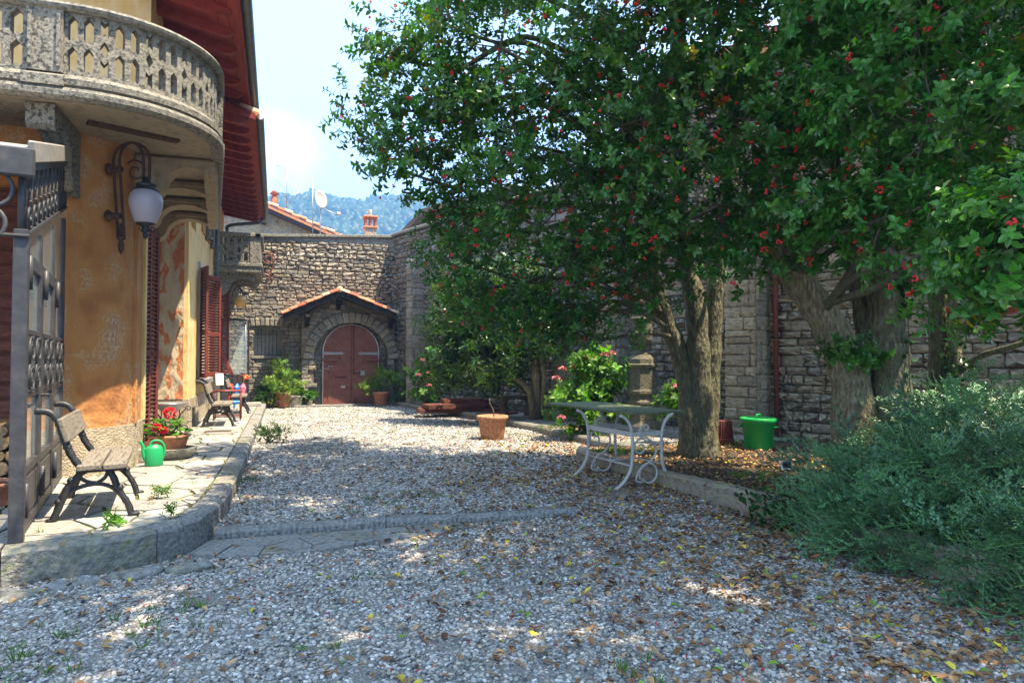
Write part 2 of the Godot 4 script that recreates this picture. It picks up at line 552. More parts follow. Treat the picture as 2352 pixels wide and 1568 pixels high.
# ---------------------------------------------------------------- ground
const KERB := [Vector2(-6.0, -5.30), Vector2(-3.2, -5.33), Vector2(-2.2, -5.40), Vector2(-1.55, -5.49), Vector2(-1.15, -5.58), Vector2(-0.85, -5.73), Vector2(-0.64, -5.98), Vector2(-0.5, -6.4), Vector2(-0.43, -7.0), Vector2(-0.39, -8.0), Vector2(-0.37, -9.2), Vector2(-0.35, -11.5), Vector2(-0.32, -14.5), Vector2(-0.28, -18.5), Vector2(-0.24, -22.6)]
const BED := [Vector2(4.6, 3.0), Vector2(4.32, -3.4), Vector2(4.3, -4.6), Vector2(4.36, -5.5), Vector2(4.16, -7.3), Vector2(4.08, -9.0), Vector2(4.2, -9.45)]
const TERRACE := [Vector2(5.95, -9.55), Vector2(5.05, -10.0), Vector2(4.9, -13.2), Vector2(4.45, -17.0), Vector2(3.75, -20.6), Vector2(3.4, -22.6)]
var paved: PackedVector2Array
var garden: PackedVector2Array
var bumps := FastNoiseLite.new()

func gh(x: float, z: float) -> float:
	var s := clampf((x - 1.2) / 2.4, 0.0, 1.0)
	var half := lerpf(0.02, 1.1, s)
	var t := smoothstep(-half, half, -6.46 - z)
	return 0.08 * t + bumps.get_noise_2d(x * 60.0, z * 60.0) * 0.014 + bumps.get_noise_2d(x * 14.0, z * 14.0) * 0.02 * clampf(-z - 1.0, 0.0, 1.0)

func ground() -> void:
	bumps.seed = 3
	bumps.frequency = 0.02
	for p in KERB:
		paved.append(p)
	paved.append(Vector2(-9, -22.6))
	paved.append(Vector2(-9, -5.3))
	for p in BED:
		garden.append(p)
	for p in TERRACE:
		garden.append(p)
	garden.append(Vector2(14, -22.6))
	garden.append(Vector2(14, 3))
	var st := S(true)
	var xs := []
	var zs := []
	var x := -7.0
	while x <= 12.0:
		xs.append(x)
		x += 0.25
	var z := 6.0
	while z > -24.0:
		zs.append(z)
		z -= 0.2 if z > -9.0 else 0.4
	zs.append_array([-6.43, -6.49, -24.0])
	zs.sort()
	zs.reverse()
	for i in xs.size() - 1:
		for j in zs.size() - 1:
			var q := []
			for k in [[0, 0], [0, 1], [1, 1], [1, 0]]:
				var px: float = xs[i + k[0]]
				var pz: float = zs[j + k[1]]
				q.append(Vector3(px, gh(px, pz), pz))
			quad(st, q[3], q[2], q[1], q[0])
	# the sheet goes on to the horizon, a little lower outside the walls
	var x0 := -7.0
	var x1: float = xs[-1]
	var z0 := 6.0
	var z1 := -24.0
	var B := 900.0
	var y := -0.02
	quad(st, Vector3(-B, y, B), Vector3(-B, y, z0), Vector3(B, y, z0), Vector3(B, y, B))
	quad(st, Vector3(-B, y, z1), Vector3(-B, y, -B), Vector3(B, y, -B), Vector3(B, y, z1))
	quad(st, Vector3(-B, y, z0), Vector3(-B, y, z1), Vector3(x0, y, z1), Vector3(x0, y, z0))
	quad(st, Vector3(x1, y, z0), Vector3(x1, y, z1), Vector3(B, y, z1), Vector3(B, y, z0))
	struct(obj("ground", st, M.gravel_bed))

func kerb_line(pts: Array, parent: Node, m: Array, width: float, y0: float, y1: float, seg: float, side: float, called := "kerb_stone") -> void:
	# pts run along the outer edge; side says where the stones lie (+1 to the right of the walking direction)
	var c := Curve2D.new()
	c.bake_interval = 0.04
	for i in pts.size():
		var tn: Vector2 = (pts[mini(i + 1, pts.size() - 1)] - pts[maxi(i - 1, 0)]) / 6.0
		c.add_point(pts[i], -tn, tn)
	var tot := c.get_baked_length()
	var s := 0.0
	var k := 0
	while s < tot - 0.05:
		var e := minf(tot, s + seg * rf(0.75, 1.25))
		if tot - e < 0.3:
			e = tot
		var st := S()
		var n := maxi(1, int((e - s) / 0.12))
		var lift := rf(-0.008, 0.008)
		var rows := []
		for i in n + 1:
			var d := lerpf(s + 0.006, e - 0.006, float(i) / n)
			var p := c.sample_baked(d, true)
			var q := c.sample_baked(minf(d + 0.05, tot), true)
			var r := c.sample_baked(maxf(d - 0.05, 0), true)
			var t := (q - r).normalized()
			var nn := Vector2(-t.y, t.x) * side
			var yy := y1 + lift + rf(-0.004, 0.004)
			var jig := rf(-0.006, 0.006)
			var o := p + nn * jig
			var i2 := p + nn * width
			var bv := 0.03 + rf(-0.006, 0.008)
			rows.append([Vector3(o.x, y0, o.y), Vector3(o.x, yy - bv, o.y), Vector3(o.x + nn.x * bv, yy, o.y + nn.y * bv), Vector3(i2.x - nn.x * 0.008, yy, i2.y - nn.y * 0.008), Vector3(i2.x, yy - 0.012, i2.y), Vector3(i2.x, y0, i2.y)])
		for i in n:
			for j in 5:
				quad(st, rows[i][j], rows[i][j + 1], rows[i + 1][j + 1], rows[i + 1][j])
		for j in range(1, 5):
			tri(st, rows[0][0], rows[0][j], rows[0][j + 1])
			tri(st, rows[n][0], rows[n][j + 1], rows[n][j])
		obj(called, st, m[k % m.size()], parent)
		k += 1
		s = e

func cells(area: PackedVector2Array, seeds: Array) -> Array:
	# Voronoi cells of the seeds, cut to the area
	var out := []
	for i in seeds.size():
		var p: Vector2 = seeds[i]
		var poly := PackedVector2Array([p + Vector2(-3, -3), p + Vector2(3, -3), p + Vector2(3, 3), p + Vector2(-3, 3)])
		for j in seeds.size():
			if j == i or p.distance_squared_to(seeds[j]) > 9.0:
				continue
			var mid: Vector2 = (p + seeds[j]) * 0.5
			var nn: Vector2 = seeds[j] - p
			var res := PackedVector2Array()
			for k in poly.size():
				var a := poly[k]
				var b := poly[(k + 1) % poly.size()]
				var da := nn.dot(a - mid)
				var db := nn.dot(b - mid)
				if da <= 0:
					res.append(a)
				if da * db < 0:
					res.append(a.lerp(b, da / (da - db)))
			poly = res
			if poly.size() < 3:
				break
		if poly.size() >= 3:
			for q in Geometry2D.intersect_polygons(poly, area):
				out.append(q)
	return out

func flags(parent: Node, area: PackedVector2Array, spots: Array, y: float, mats: Array, joint := 0.016, thick := 0.05) -> void:
	var basis := Basis(Vector3(1, 0, 0), Vector3(0, 0, 1), Vector3(0, 1, 0))
	for q in cells(area, spots):
		for s in Geometry2D.offset_polygon(q, -joint):
			if s.size() < 3 or Geometry2D.triangulate_polygon(s).is_empty():
				continue
			# wobble the edges so that no joint is dead straight
			var t := PackedVector2Array()
			for k in s.size():
				var a: Vector2 = s[k]
				var b: Vector2 = s[(k + 1) % s.size()]
				t.append(a)
				if a.distance_to(b) > 0.22:
					var nn := (b - a).orthogonal().normalized()
					t.append(a.lerp(b, 0.35) + nn * rf(-0.008, 0.008))
					t.append(a.lerp(b, 0.7) + nn * rf(-0.008, 0.008))
			if Geometry2D.triangulate_polygon(t).is_empty():
				t = s
			var st := S()
			prism(st, t, thick, Transform3D(basis, Vector3(0, y - thick + rf(-0.004, 0.004), 0)), 0.006)
			obj("flagstone", st, mats[rng.randi() % mats.size()], parent)

func pavement() -> void:
	var root := Node3D.new()
	root.name = "pavement"
	add_child(root)
	struct(root)
	kerb_line(KERB, root, [M.granite, M.mossy_granite, M.granite], 0.2, -0.15, 0.25, 1.15, -1.0)
	var inner := PackedVector2Array()
	for i in KERB.size():
		var t: Vector2 = (KERB[mini(i + 1, KERB.size() - 1)] - KERB[maxi(i - 1, 0)]).normalized()
		inner.append(KERB[i] - Vector2(-t.y, t.x) * 0.2)
	var area := inner.duplicate()
	area.append(Vector2(-1.7, -22.6))
	area.append(Vector2(-1.7, -13.6))
	area.append(Vector2(-2.2, -13.6))
	area.append(Vector2(-2.2, -9.2))
	area.append(Vector2(-2.6, -8.6))
	area.append(Vector2(-6, -8.6))
	var st := S()
	prism(st, area, 0.3, Transform3D(Basis(Vector3(1, 0, 0), Vector3(0, 0, 1), Vector3(0, 1, 0)), Vector3(0, -0.068, 0)))
	obj("bedding", st, M.moss_joint, root)
	var spots := []
	var tries := 0
	while tries < 5000 and spots.size() < 210:
		tries += 1
		var p := Vector2(rf(-4.0, -0.3), rf(-22.6, -5.3))
		if p.x < -2.4 and p.y < -8.8:
			continue
		var ok := true
		var need := rf(0.3, 0.62)
		for q in spots:
			if absf(p.x - q.x) < need and absf(p.y - q.y) < need * 0.85:
				ok = false
				break
		if ok:
			spots.append(p)
	flags(root, area, spots, 0.25, [M.flag0, M.flag1, M.flag2, M.flag3])
	# granite strip across the court and the cracked apron in front of it
	var strip := Node3D.new()
	strip.name = "granite_strip"
	add_child(strip)
	struct(strip)
	kerb_line([Vector2(-0.47, -6.33), Vector2(0.6, -6.33), Vector2(1.6, -6.27), Vector2(2.75, -6.17)], strip, [M.granite], 0.09, -0.1, 0.09, 1.6, -1.0)
	var ap := Node3D.new()
	ap.name = "cracked_apron"
	add_child(ap)
	struct(ap)
	var aa := PackedVector2Array([Vector2(-0.62, -5.92), Vector2(-0.5, -6.31), Vector2(0.6, -6.31), Vector2(1.6, -6.25), Vector2(1.75, -6.1), Vector2(1.35, -5.95), Vector2(0.9, -5.88), Vector2(0.4, -5.72), Vector2(0.05, -5.72), Vector2(-0.35, -5.74)])
	var sp := []
	for k in 22:
		sp.append(Vector2(rf(-0.6, 1.6), rf(-6.35, -5.6)))
	flags(ap, aa, sp, 0.02, [M.apron, M.apron, M.mossy_granite], 0.005, 0.08)
	# rough footing stones below the kerb
	for k in 16:
		var u := rf(0.0, 1.0)
		var p := Vector3(lerpf(-1.9, -0.35, u), 0.0, lerpf(-5.25, -5.72, u) + rf(0.0, 0.12))
		var s2 := S(true)
		lump(s2, Vector3(rf(.06, .17), rf(.02, .05), rf(.05, .1)), k)
		var o := obj("footing_stone", s2, [M.apron, M.granite, M.mossy_granite][k % 3], ap)
		o.position = p + Vector3(0, 0.01, 0)
		o.rotation.y = rf(-0.4, 0.4)

func lump(st: SurfaceTool, r: Vector3, sd: int, at := Vector3.ZERO, rings := 5, segs := 8, rough := 0.22) -> void:
	var n := FastNoiseLite.new()
	n.seed = sd
	n.frequency = 0.9
	var g := []
	for i in rings + 1:
		var row := []
		var a := PI * i / rings
		for k in segs:
			var b := TAU * k / segs
			var d := Vector3(sin(a) * cos(b), cos(a), sin(a) * sin(b))
			row.append(at + d * r * (1.0 + rough * n.get_noise_3dv(d * 1.2)))
		g.append(row)
	for i in rings:
		for k in segs:
			var k2 := (k + 1) % segs
			quad(st, g[i][k], g[i][k2], g[i + 1][k2], g[i + 1][k])

# ---------------------------------------------------------------- stone walls
var stone_units := []

func unit_stones() -> void:
	for v in 10:
		var st := S()
		var out := []
		var mid := []
		var front := []
		var base := [Vector2(-.5, -.38), Vector2(-.44, -.5), Vector2(0, -.5), Vector2(.44, -.5), Vector2(.5, -.38), Vector2(.5, .1), Vector2(.5, .38), Vector2(.44, .5), Vector2(-.05, .5), Vector2(-.44, .5), Vector2(-.5, .38), Vector2(-.5, -.05)]
		for p in base:
			var q: Vector2 = p + Vector2(rf(-.03, .03), rf(-.06, .06))
			out.append(Vector3(q.x, q.y, 0))
			mid.append(Vector3(q.x * rf(.96, 1.0), q.y * rf(.95, 1.0), rf(.4, .7)))
			front.append(Vector3(q.x * rf(.76, .93), q.y * rf(.66, .88), rf(.75, 1.15)))
		var c := Vector3(rf(-.12, .12), rf(-.12, .12), rf(.7, 1.25))
		var n := base.size()
		for k in n:
			var k2 := (k + 1) % n
			quad(st, out[k], mid[k], mid[k2], out[k2])
			quad(st, mid[k], front[k], front[k2], mid[k2])
			tri(st, front[k], c, front[k2])
		stone_units.append(mesh_of(st))

func lay(u0: float, u1: float, v0: float, v1: float, rh: Vector2, sw: Vector2, skip: Callable) -> Array:
	var out := []
	var v := v0
	while v < v1 - 0.03:
		var h := minf(rf(rh.x, rh.y), v1 - v)
		if v1 - v - h < 0.05:
			h = v1 - v
		var u := u0 - rf(0.0, 0.1)
		while u < u1:
			var w := rf(sw.x, sw.y)
			if rng.randf() < 0.15:
				w *= 0.55
			var a := maxf(u, u0)
			var b := minf(u + w, u1)
			if b - a > 0.05:
				if w > sw.y * 0.8 and h > rh.y * 0.8 and rng.randf() < 0.2:
					if not skip.call((a + b) * 0.5, v + h * 0.5, (b - a) * 0.5, h * 0.5):
						out.append([a, b, v, v + h * 0.5])
						out.append([a, b, v + h * 0.5, v + h])
				elif not skip.call((a + b) * 0.5, v + h * 0.5, (b - a) * 0.5, h * 0.5):
					out.append([a, b, v, v + h])
			u += w
		v += h
	return out

func place_stones(parent: Node, rects: Array, o: Vector3, ex: Vector3, nrm: Vector3, depth: float, mats: Array, most := 300, joint := 0.006) -> void:
	if stone_units.is_empty():
		unit_stones()
	var items := []
	for r in rects:
		var w: float = r[1] - r[0] - joint
		var h: float = r[3] - r[2] - joint
		var c: Vector3 = o + ex * ((r[0] + r[1]) * 0.5) + Vector3.UP * ((r[2] + r[3]) * 0.5)
		var d := depth * rf(0.7, 1.35)
		var tw := rf(-0.02, 0.02)
		var b := Basis(ex * w, Vector3.UP.rotated(nrm, tw) * h, nrm * d)
		items.append([w * h / maxf(1.0, c.distance_squared_to(Vector3(0, 1.5, 0))), Transform3D(b, c), stone_units[rng.randi() % 10], mats[rng.randi() % mats.size()]])
	items.sort_custom(func(a, b): return a[0] > b[0])
	var rest := {}
	for k in items.size():
		var it: Array = items[k]
		if k < most:
			var m := MeshInstance3D.new()
			m.mesh = it[2]
			m.material_override = it[3]
			m.transform = it[1]
			m.name = "stone"
			parent.add_child(m, true)
		else:
			if not rest.has(it[3]):
				rest[it[3]] = SurfaceTool.new()
				rest[it[3]].begin(Mesh.PRIMITIVE_TRIANGLES)
			rest[it[3]].append_from(it[2], 0, it[1])
	for m in rest:
		var j := MeshInstance3D.new()
		j.mesh = rest[m].commit()
		j.material_override = m
		j.name = "stonework"
		parent.add_child(j, true)
		stuff(j)

func no_skip(_u: float, _v: float, _w: float, _h: float) -> bool:
	return false

func far_wall() -> void:
	var w := thing("courtyard_end_wall", "tall grey rubble stone wall behind the arched red gate", "wall", Vector3(0, 0, -23))
	var mats := [M.stone0, M.stone1, M.stone2, M.stone3, M.stone4, M.stone1]
	# core with the window niche left open
	var st := S()
	box(st, Vector3(-1.4, 2.6, -0.25), Vector3(1.5, 5.4, 0.5))
	box(st, Vector3(2.0, 2.6, -0.25), Vector3(3.7, 5.4, 0.5))
	box(st, Vector3(-0.25, 0.8, -0.25), Vector3(0.8, 1.64, 0.5))
	box(st, Vector3(-0.25, 3.92, -0.25), Vector3(0.8, 2.74, 0.5))
	obj("core", st, M.mortar, w)
	var skip := func(u, v, hw, hh): return (absf(u + 0.25) < 0.4 + hw * 0.7 and absf(v - 2.08) < 0.46 + hh * 0.7) or (absf(u + 0.25) < 0.62 and absf(v - 2.66) < 0.12) or (u > 1.0 and u < 3.55 and v < 2.2)
	place_stones(w, lay(-1.55, 3.72, -0.05, 5.28, Vector2(.085, .15), Vector2(.15, .38), skip), Vector3.ZERO, Vector3.RIGHT, Vector3(0, 0, 1), 0.05, mats)
	# niche: lintel of upright stones, sill, board and grille
	for k in 9:
		var a := -0.82 + 0.142 * k
		var s := S()
		box(s, Vector3(a, 2.66 + 0.04 * sin(PI * (k + .5) / 9.0), 0.03), Vector3(0.12, 0.24, 0.1), 0.02, rot(Vector3(0, 0, 1), (4 - k) * 0.05))
		obj("lintel_stone", s, mats[k % 5], w)
	st = S()
	box(st, Vector3(-0.25, 1.6, -0.12), Vector3(0.92, 0.09, 0.42), 0.015)
	obj("sill", st, M.stone1, w)
	st = S()
	box(st, Vector3(-0.25, 2.1, -0.34), Vector3(0.8, 1.0, 0.04))
	obj("window_board", st, M.flag2, w)
	var gr := node_part("window_grille", w)
	for k in 6:
		st = S(true)
		var x := -0.52 + 0.11 * k
		tube(st, [Vector3(x, 1.65, -0.2), Vector3(x, 2.5, -0.2)], 0.008, 6)
		obj("grille_bar", st, M.iron, gr)
	st = S(true)
	for y in [1.68, 2.32]:
		tube(st, [Vector3(-0.6, y, -0.2), Vector3(0.1, y, -0.2)], 0.008, 6)
	for x in [-0.45, -0.08]:
		tube(st, spiral(Vector3(x, 2.38, -0.19), Vector3.RIGHT, Vector3.UP, 0.1, 0.02, 0.0, 9.0), 0.007, 5)
	obj("scrollwork", st, M.iron, gr)
	# coping slabs
	var x := -1.6
	while x < 3.75:
		var l := rf(0.6, 1.0)
		st = S()
		var y0 := lerpf(5.3, 5.56, (x + 1.6) / 5.3)
		box(st, Vector3(x + l * 0.5, y0 + 0.04, -0.16), Vector3(l - 0.012, 0.09, 0.52), 0.012, rot(Vector3(0, 0, 1), 0.05))
		obj("coping_slab", st, M.mossy_granite, w)
		x += l
	# the upper courses rise towards the corner
	st = S()
	quad(st, Vector3(-1.6, 5.28, 0.02), Vector3(3.7, 5.28, 0.02), Vector3(3.7, 5.56, 0.02), Vector3(-1.6, 5.3, 0.02))
	quad(st, Vector3(-1.6, 5.28, -0.4), Vector3(3.7, 5.28, -0.4), Vector3(3.7, 5.56, -0.4), Vector3(-1.6, 5.3, -0.4))
	obj("top_course", st, M.stone1, w)
	# low planting trough of stone at the foot, left of the gate
	var t := thing("stone_trough", "low mossy stone ledge along the foot of the end wall", "ledge", Vector3(0.55, 0.1, -22.75))
	st = S()
	box(st, Vector3(0, 0.15, 0), Vector3(1.1, 0.34, 0.38), 0.03)
	obj("block", st, M.mossy_granite, t)

var RA := Vector3(3.7, 0, -23.0)
var RB := Vector3(10.6, 0, -3.0)

func right_wall() -> void:
	var ex := (RB - RA).normalized()
	var nrm := Vector3(ex.z, 0, -ex.x)
	if nrm.x > 0:
		nrm = -nrm
	var len := RA.distance_to(RB)
	var w := thing("garden_wall", "high brown rubble stone wall behind the trees and drainpipe", "wall")
	var c := (RA + RB) * 0.5
	var st := S()
	var bs := Basis(ex, Vector3.UP, ex.cross(Vector3.UP))
	box(st, RA + ex * 5.2 + Vector3.UP * 2.8 - nrm * 0.27, Vector3(10.6, 5.6, 0.5), 0.0, bs)
	box(st, RA + ex * (10.5 + (len - 10.5) * 0.5) + Vector3.UP * 3.4 - nrm * 0.27, Vector3(len - 10.5, 6.8, 0.5), 0.0, bs)
	obj("core", st, M.mortar, w)
	# a gap for the recess near the corner
	var skip := func(u, v, hw, hh): return absf(u - 1.05) < 0.3 and v > 1.6 and v < 2.75
	var near := [M.sand0, M.sand1, M.sand2, M.sand3]
	var far := [M.stone0, M.stone1, M.stone2, M.stone3, M.stone4, M.stone5]
	var rects := lay(0.0, 12.2, 0.0, 5.55, Vector2(.1, .19), Vector2(.2, .45), skip)
	place_stones(w, rects, RA, ex, nrm, 0.055, far, 120)
	rects = lay(12.2, len, 0.0, 6.75, Vector2(.11, .2), Vector2(.2, .44), no_skip)
	place_stones(w, rects, RA, ex, nrm, 0.042, near, 180)
	st = S()
	box(st, RA + ex * 5.2 + Vector3.UP * 5.62 - nrm * 0.16, Vector3(10.7, 0.1, 0.6), 0.02, bs)
	box(st, RA + ex * (10.5 + (len - 10.5) * 0.5) + Vector3.UP * 6.82 - nrm * 0.16, Vector3(len - 10.5, 0.1, 0.6), 0.02, bs)
	obj("coping", st, M.mossy_granite, w)
	# buttresses
	for b in [[1.75, 0.34, 4.6, far], [10.1, 0.55, 4.2, far], [13.35, 0.62, 5.2, near]]:
		var bt := node_part("buttress", w)
		var o: Vector3 = RA + ex * b[0]
		st = S()
		box(st, o + nrm * 0.2 + Vector3.UP * b[2] * 0.5, Vector3(b[1], b[2], 0.44), 0.0, bs)
		obj("core", st, M.mortar, bt)
		place_stones(bt, lay(-b[1] * 0.5, b[1] * 0.5, 0, b[2], Vector2(.16, .26), Vector2(.3, .6), no_skip), o + nrm * 0.42, ex, nrm, 0.035, b[3], 60)
		place_stones(bt, lay(0.0, 0.42, 0, b[2], Vector2(.16, .26), Vector2(.3, .5), no_skip), o + ex * b[1] * 0.5, nrm, ex, 0.03, b[3], 60)
	# recess back
	st = S()
	box(st, RA + ex * 1.05 + Vector3.UP * 2.18 - nrm * 0.01, Vector3(0.62, 1.15, 0.03), 0.0, bs)
	obj("recess_back", st, M.stone3, w)
	# red drainpipe beside the near buttress
	var p := RA + ex * 13.85 + nrm * 0.13
	var d := thing("red_drainpipe", "thin rust red drainpipe running down the stone wall", "drainpipe", p)
	st = S(true)
	tube(st, [Vector3(0, 0.2, 0), Vector3(0, 5.5, 0)], 0.045, 10)
	obj("pipe", st, M.red_rust_pipe, d)
	for y in [0.9, 1.9, 2.9]:
		st = S(true)
		lathe(st, [Vector2(0.046, -.02), Vector2(0.056, -.015), Vector2(0.056, .015), Vector2(0.046, .02)], 10, Transform3D(Basis(), Vector3(0, y, 0)))
		obj("pipe_clamp", st, M.rusty_iron, d)

# ---------------------------------------------------------------- house
const FLAT := Basis(Vector3(1, 0, 0), Vector3(0, 0, 1), Vector3(0, 1, 0))
var HOUSE: Node3D

func block(called: String, poly: Array, y0: float, y1: float, m: Material, parent: Node) -> MeshInstance3D:
	var p := PackedVector2Array(poly)
	var st := S()
	prism(st, p, y1 - y0, Transform3D(FLAT, Vector3(0, y0, 0)))
	return obj(called, st, m, parent)

func corner(grow: float) -> Array:
	var out := [Vector2(-8, -8.6 + grow)]
	for k in 13:
		var a := PI * 0.5 * (1.0 - k / 12.0)
		out.append(Vector2(-2.3 + (0.7 + grow) * cos(a), -9.3 + (0.7 + grow) * sin(a)))
	out.append(Vector2(-1.6 + grow, -10.0))
	out.append(Vector2(-8, -10.0))
	return out

func shutter(parent: Node, at: Vector3, dir: Vector3, w: float, h: float, called := "shutter") -> Node3D:
	# a louvred leaf hinged at `at`, running along dir
	var n := node_part(called, parent)
	n.transform = Transform3D(Basis(dir, Vector3.UP, dir.cross(Vector3.UP)), at)
	var st := S()
	box(st, Vector3(0.03, h * 0.5, 0), Vector3(0.06, h, 0.045), 0.004)
	box(st, Vector3(w - 0.03, h * 0.5, 0), Vector3(0.06, h, 0.045), 0.004)
	for y in [0.04, h * 0.42, h - 0.04]:
		box(st, Vector3(w * 0.5, y, 0), Vector3(w - 0.12, 0.08 if y > 0.1 else 0.1, 0.04), 0.004)
	obj("frame", st, M.shutter_red, n)
	var slat := S()
	box(slat, Vector3.ZERO, Vector3(w - 0.12, 0.055, 0.012), 0.003, rot(Vector3.RIGHT, 0.75))
	var sm := mesh_of(slat)
	for seg in [[0.1, h * 0.42 - 0.05], [h * 0.42 + 0.05, h - 0.09]]:
		var y: float = seg[0] + 0.03
		while y < seg[1]:
			var o := obj("slat", sm, M.shutter_red, n)
			o.position = Vector3(w * 0.5, y, 0)
			y += 0.062
	return n

func house() -> void:
	HOUSE = thing("villa", "ochre plastered villa with peeling walls and red eaves", "house")
	var h := HOUSE
	block("corner_wall", corner(0.0), 0.2, 4.02, M.ochre, h)
	block("plinth", corner(0.025), 0.2, 0.76, M.roughcast, h)
	block("recess_wall", [Vector2(-8, -10.004), Vector2(-2.1, -10.004), Vector2(-2.1, -13.896), Vector2(-8, -13.896)], 0.2, 4.02, M.peeling, h)
	block("upper_wall", [Vector2(-8, -10.2), Vector2(-1.6, -10.2), Vector2(-1.6, -15.1), Vector2(-8, -15.1)], 4.03, 6.6, M.cream, h)
	block("side_wall", [Vector2(-8, -13.9), Vector2(-1.51, -13.9), Vector2(-1.51, -22.9), Vector2(-8, -22.9)], 0.2, 4.02, M.cream, h)
	block("side_wall", [Vector2(-8, -15.102), Vector2(-1.51, -15.102), Vector2(-1.51, -22.9), Vector2(-8, -22.9)], 4.03, 6.0, M.cream, h)
	block("plinth", [Vector2(-3, -13.875), Vector2(-1.485, -13.875), Vector2(-1.485, -22.88), Vector2(-3, -22.88)], 0.2, 0.8, M.roughcast, h)
	var st := S()
	box(st, Vector3(-1.83, 2.4, -13.885), Vector3(0.52, 3.2, 0.04), 0.006)
	obj("pier", st, M.peeling, h)
	st = S()
	box(st, Vector3(-1.585, 2.4, -9.36), Vector3(0.05, 3.3, 0.12), 0.008)
	obj("pilaster", st, M.ochre, h)
	st = S()
	box(st, Vector3(-1.59, 2.4, -9.93), Vector3(0.05, 3.3, 0.12), 0.008)
	obj("pilaster", st, M.cream, h)
	# french door in the recess with its tall shutters
	var fd := node_part("french_door", h)
	st = S()
	box(st, Vector3(-2.06, 1.75, -11.0), Vector3(0.06, 3.0, 1.7), 0.01)
	obj("frame", st, M.shutter_red, fd)
	st = S()
	box(st, Vector3(-2.03, 1.75, -11.0), Vector3(0.02, 2.8, 1.5))
	obj("curtained_pane", st, M.curtain, fd)
	shutter(h, Vector3(-1.7, 0.32, -10.06), Vector3(0.1, 0, -1).normalized(), 0.62, 3.05)
	shutter(h, Vector3(-1.84, 0.32, -10.86), Vector3(0.36, 0, -1).normalized(), 0.58, 3.05)
	# ground floor windows of the side wall
	for w in [[-15.7, -16.75], [-18.7, -19.8]]:
		var n := node_part("window", h)
		var zc: float = (w[0] + w[1]) * 0.5
		st = S()
		box(st, Vector3(-1.5, 2.28, w[0] + 0.06), Vector3(0.07, 2.3, 0.12), 0.008)
		box(st, Vector3(-1.5, 2.28, w[1] - 0.06), Vector3(0.07, 2.3, 0.12), 0.008)
		box(st, Vector3(-1.5, 3.46, zc), Vector3(0.08, 0.14, 1.3), 0.008)
		obj("frame", st, M.lead_white, n)
		st = S()
		box(st, Vector3(-1.505, 2.28, zc), Vector3(0.02, 2.25, 1.0))
		obj("curtained_pane", st, M.curtain, n)
		st = S()
		box(st, Vector3(-1.42, 1.08, zc), Vector3(0.22, 0.12, 1.45), 0.015)
		obj("sill", st, M.granite, n)
		shutter(h, Vector3(-1.46, 1.16, w[0] + 0.05), Vector3(0.34, 0, 1).normalized(), 0.5, 2.24)
		shutter(h, Vector3(-1.46, 1.16, w[1] - 0.05), Vector3(0.62, 0, -1).normalized(), 0.5, 2.24)
	# upper floor: door frame on the terrace, arched windows far along
	st = S()
	box(st, Vector3(-4.5, 5.1, -10.18), Vector3(0.12, 2.0, 0.1), 0.01)
	box(st, Vector3(-5.4, 5.1, -10.18), Vector3(0.12, 2.0, 0.1), 0.01)
	box(st, Vector3(-4.95, 5.1, -10.17), Vector3(0.8, 2.0, 0.05), 0.01)
	obj("terrace_door", st, M.shutter_red, h)
	for z in [-16.4, -17.6]:
		var n := node_part("arched_window", h)
		var poly := PackedVector2Array([Vector2(-0.32, 0)])
		for k in 13:
			var a := PI - PI * k / 12.0
			poly.append(Vector2(cos(a) * 0.32, 1.1 + sin(a) * 0.32))
		poly.append(Vector2(0.32, 0))
		st = S()
		prism(st, poly, 0.05, Transform3D(Basis(Vector3(0, 0, -1), Vector3.UP, Vector3(1, 0, 0)), Vector3(-1.53, 4.25, z)))
		obj("recess", st, M.ochre, n)
		st = S(true)
		lathe(st, [Vector2(0.1, 0), Vector2(0.1, .06), Vector2(.07, .09), Vector2(.065, 1.0), Vector2(.09, 1.05), Vector2(.1, 1.14)], 12, Transform3D(Basis(), Vector3(-1.45, 4.2, z - 0.6)))
		obj("column", st, M.balcony_stone, n)
	# downpipes
	for p in [[Vector3(-0.52, 6.18, -15.0), Vector3(-0.6, 6.0, -15.3), Vector3(-1.2, 5.95, -17.3), Vector3(-1.33, 5.75, -17.9), Vector3(-1.33, 5.3, -17.9), Vector3(-1.33, 2.4, -17.9), Vector3(-1.33, 0.3, -17.9)], [Vector3(-0.42, 5.8, -22.4), Vector3(-0.5, 5.65, -22.3), Vector3(-1.3, 5.5, -22.2), Vector3(-1.38, 5.3, -22.2), Vector3(-1.38, 4.9, -22.2), Vector3(-1.38, 0.3, -22.2)]]:
		st = S(true)
		tube(st, curve(p, 4), 0.05, 8)
		obj("downpipe", st, M.copper_grey, h)

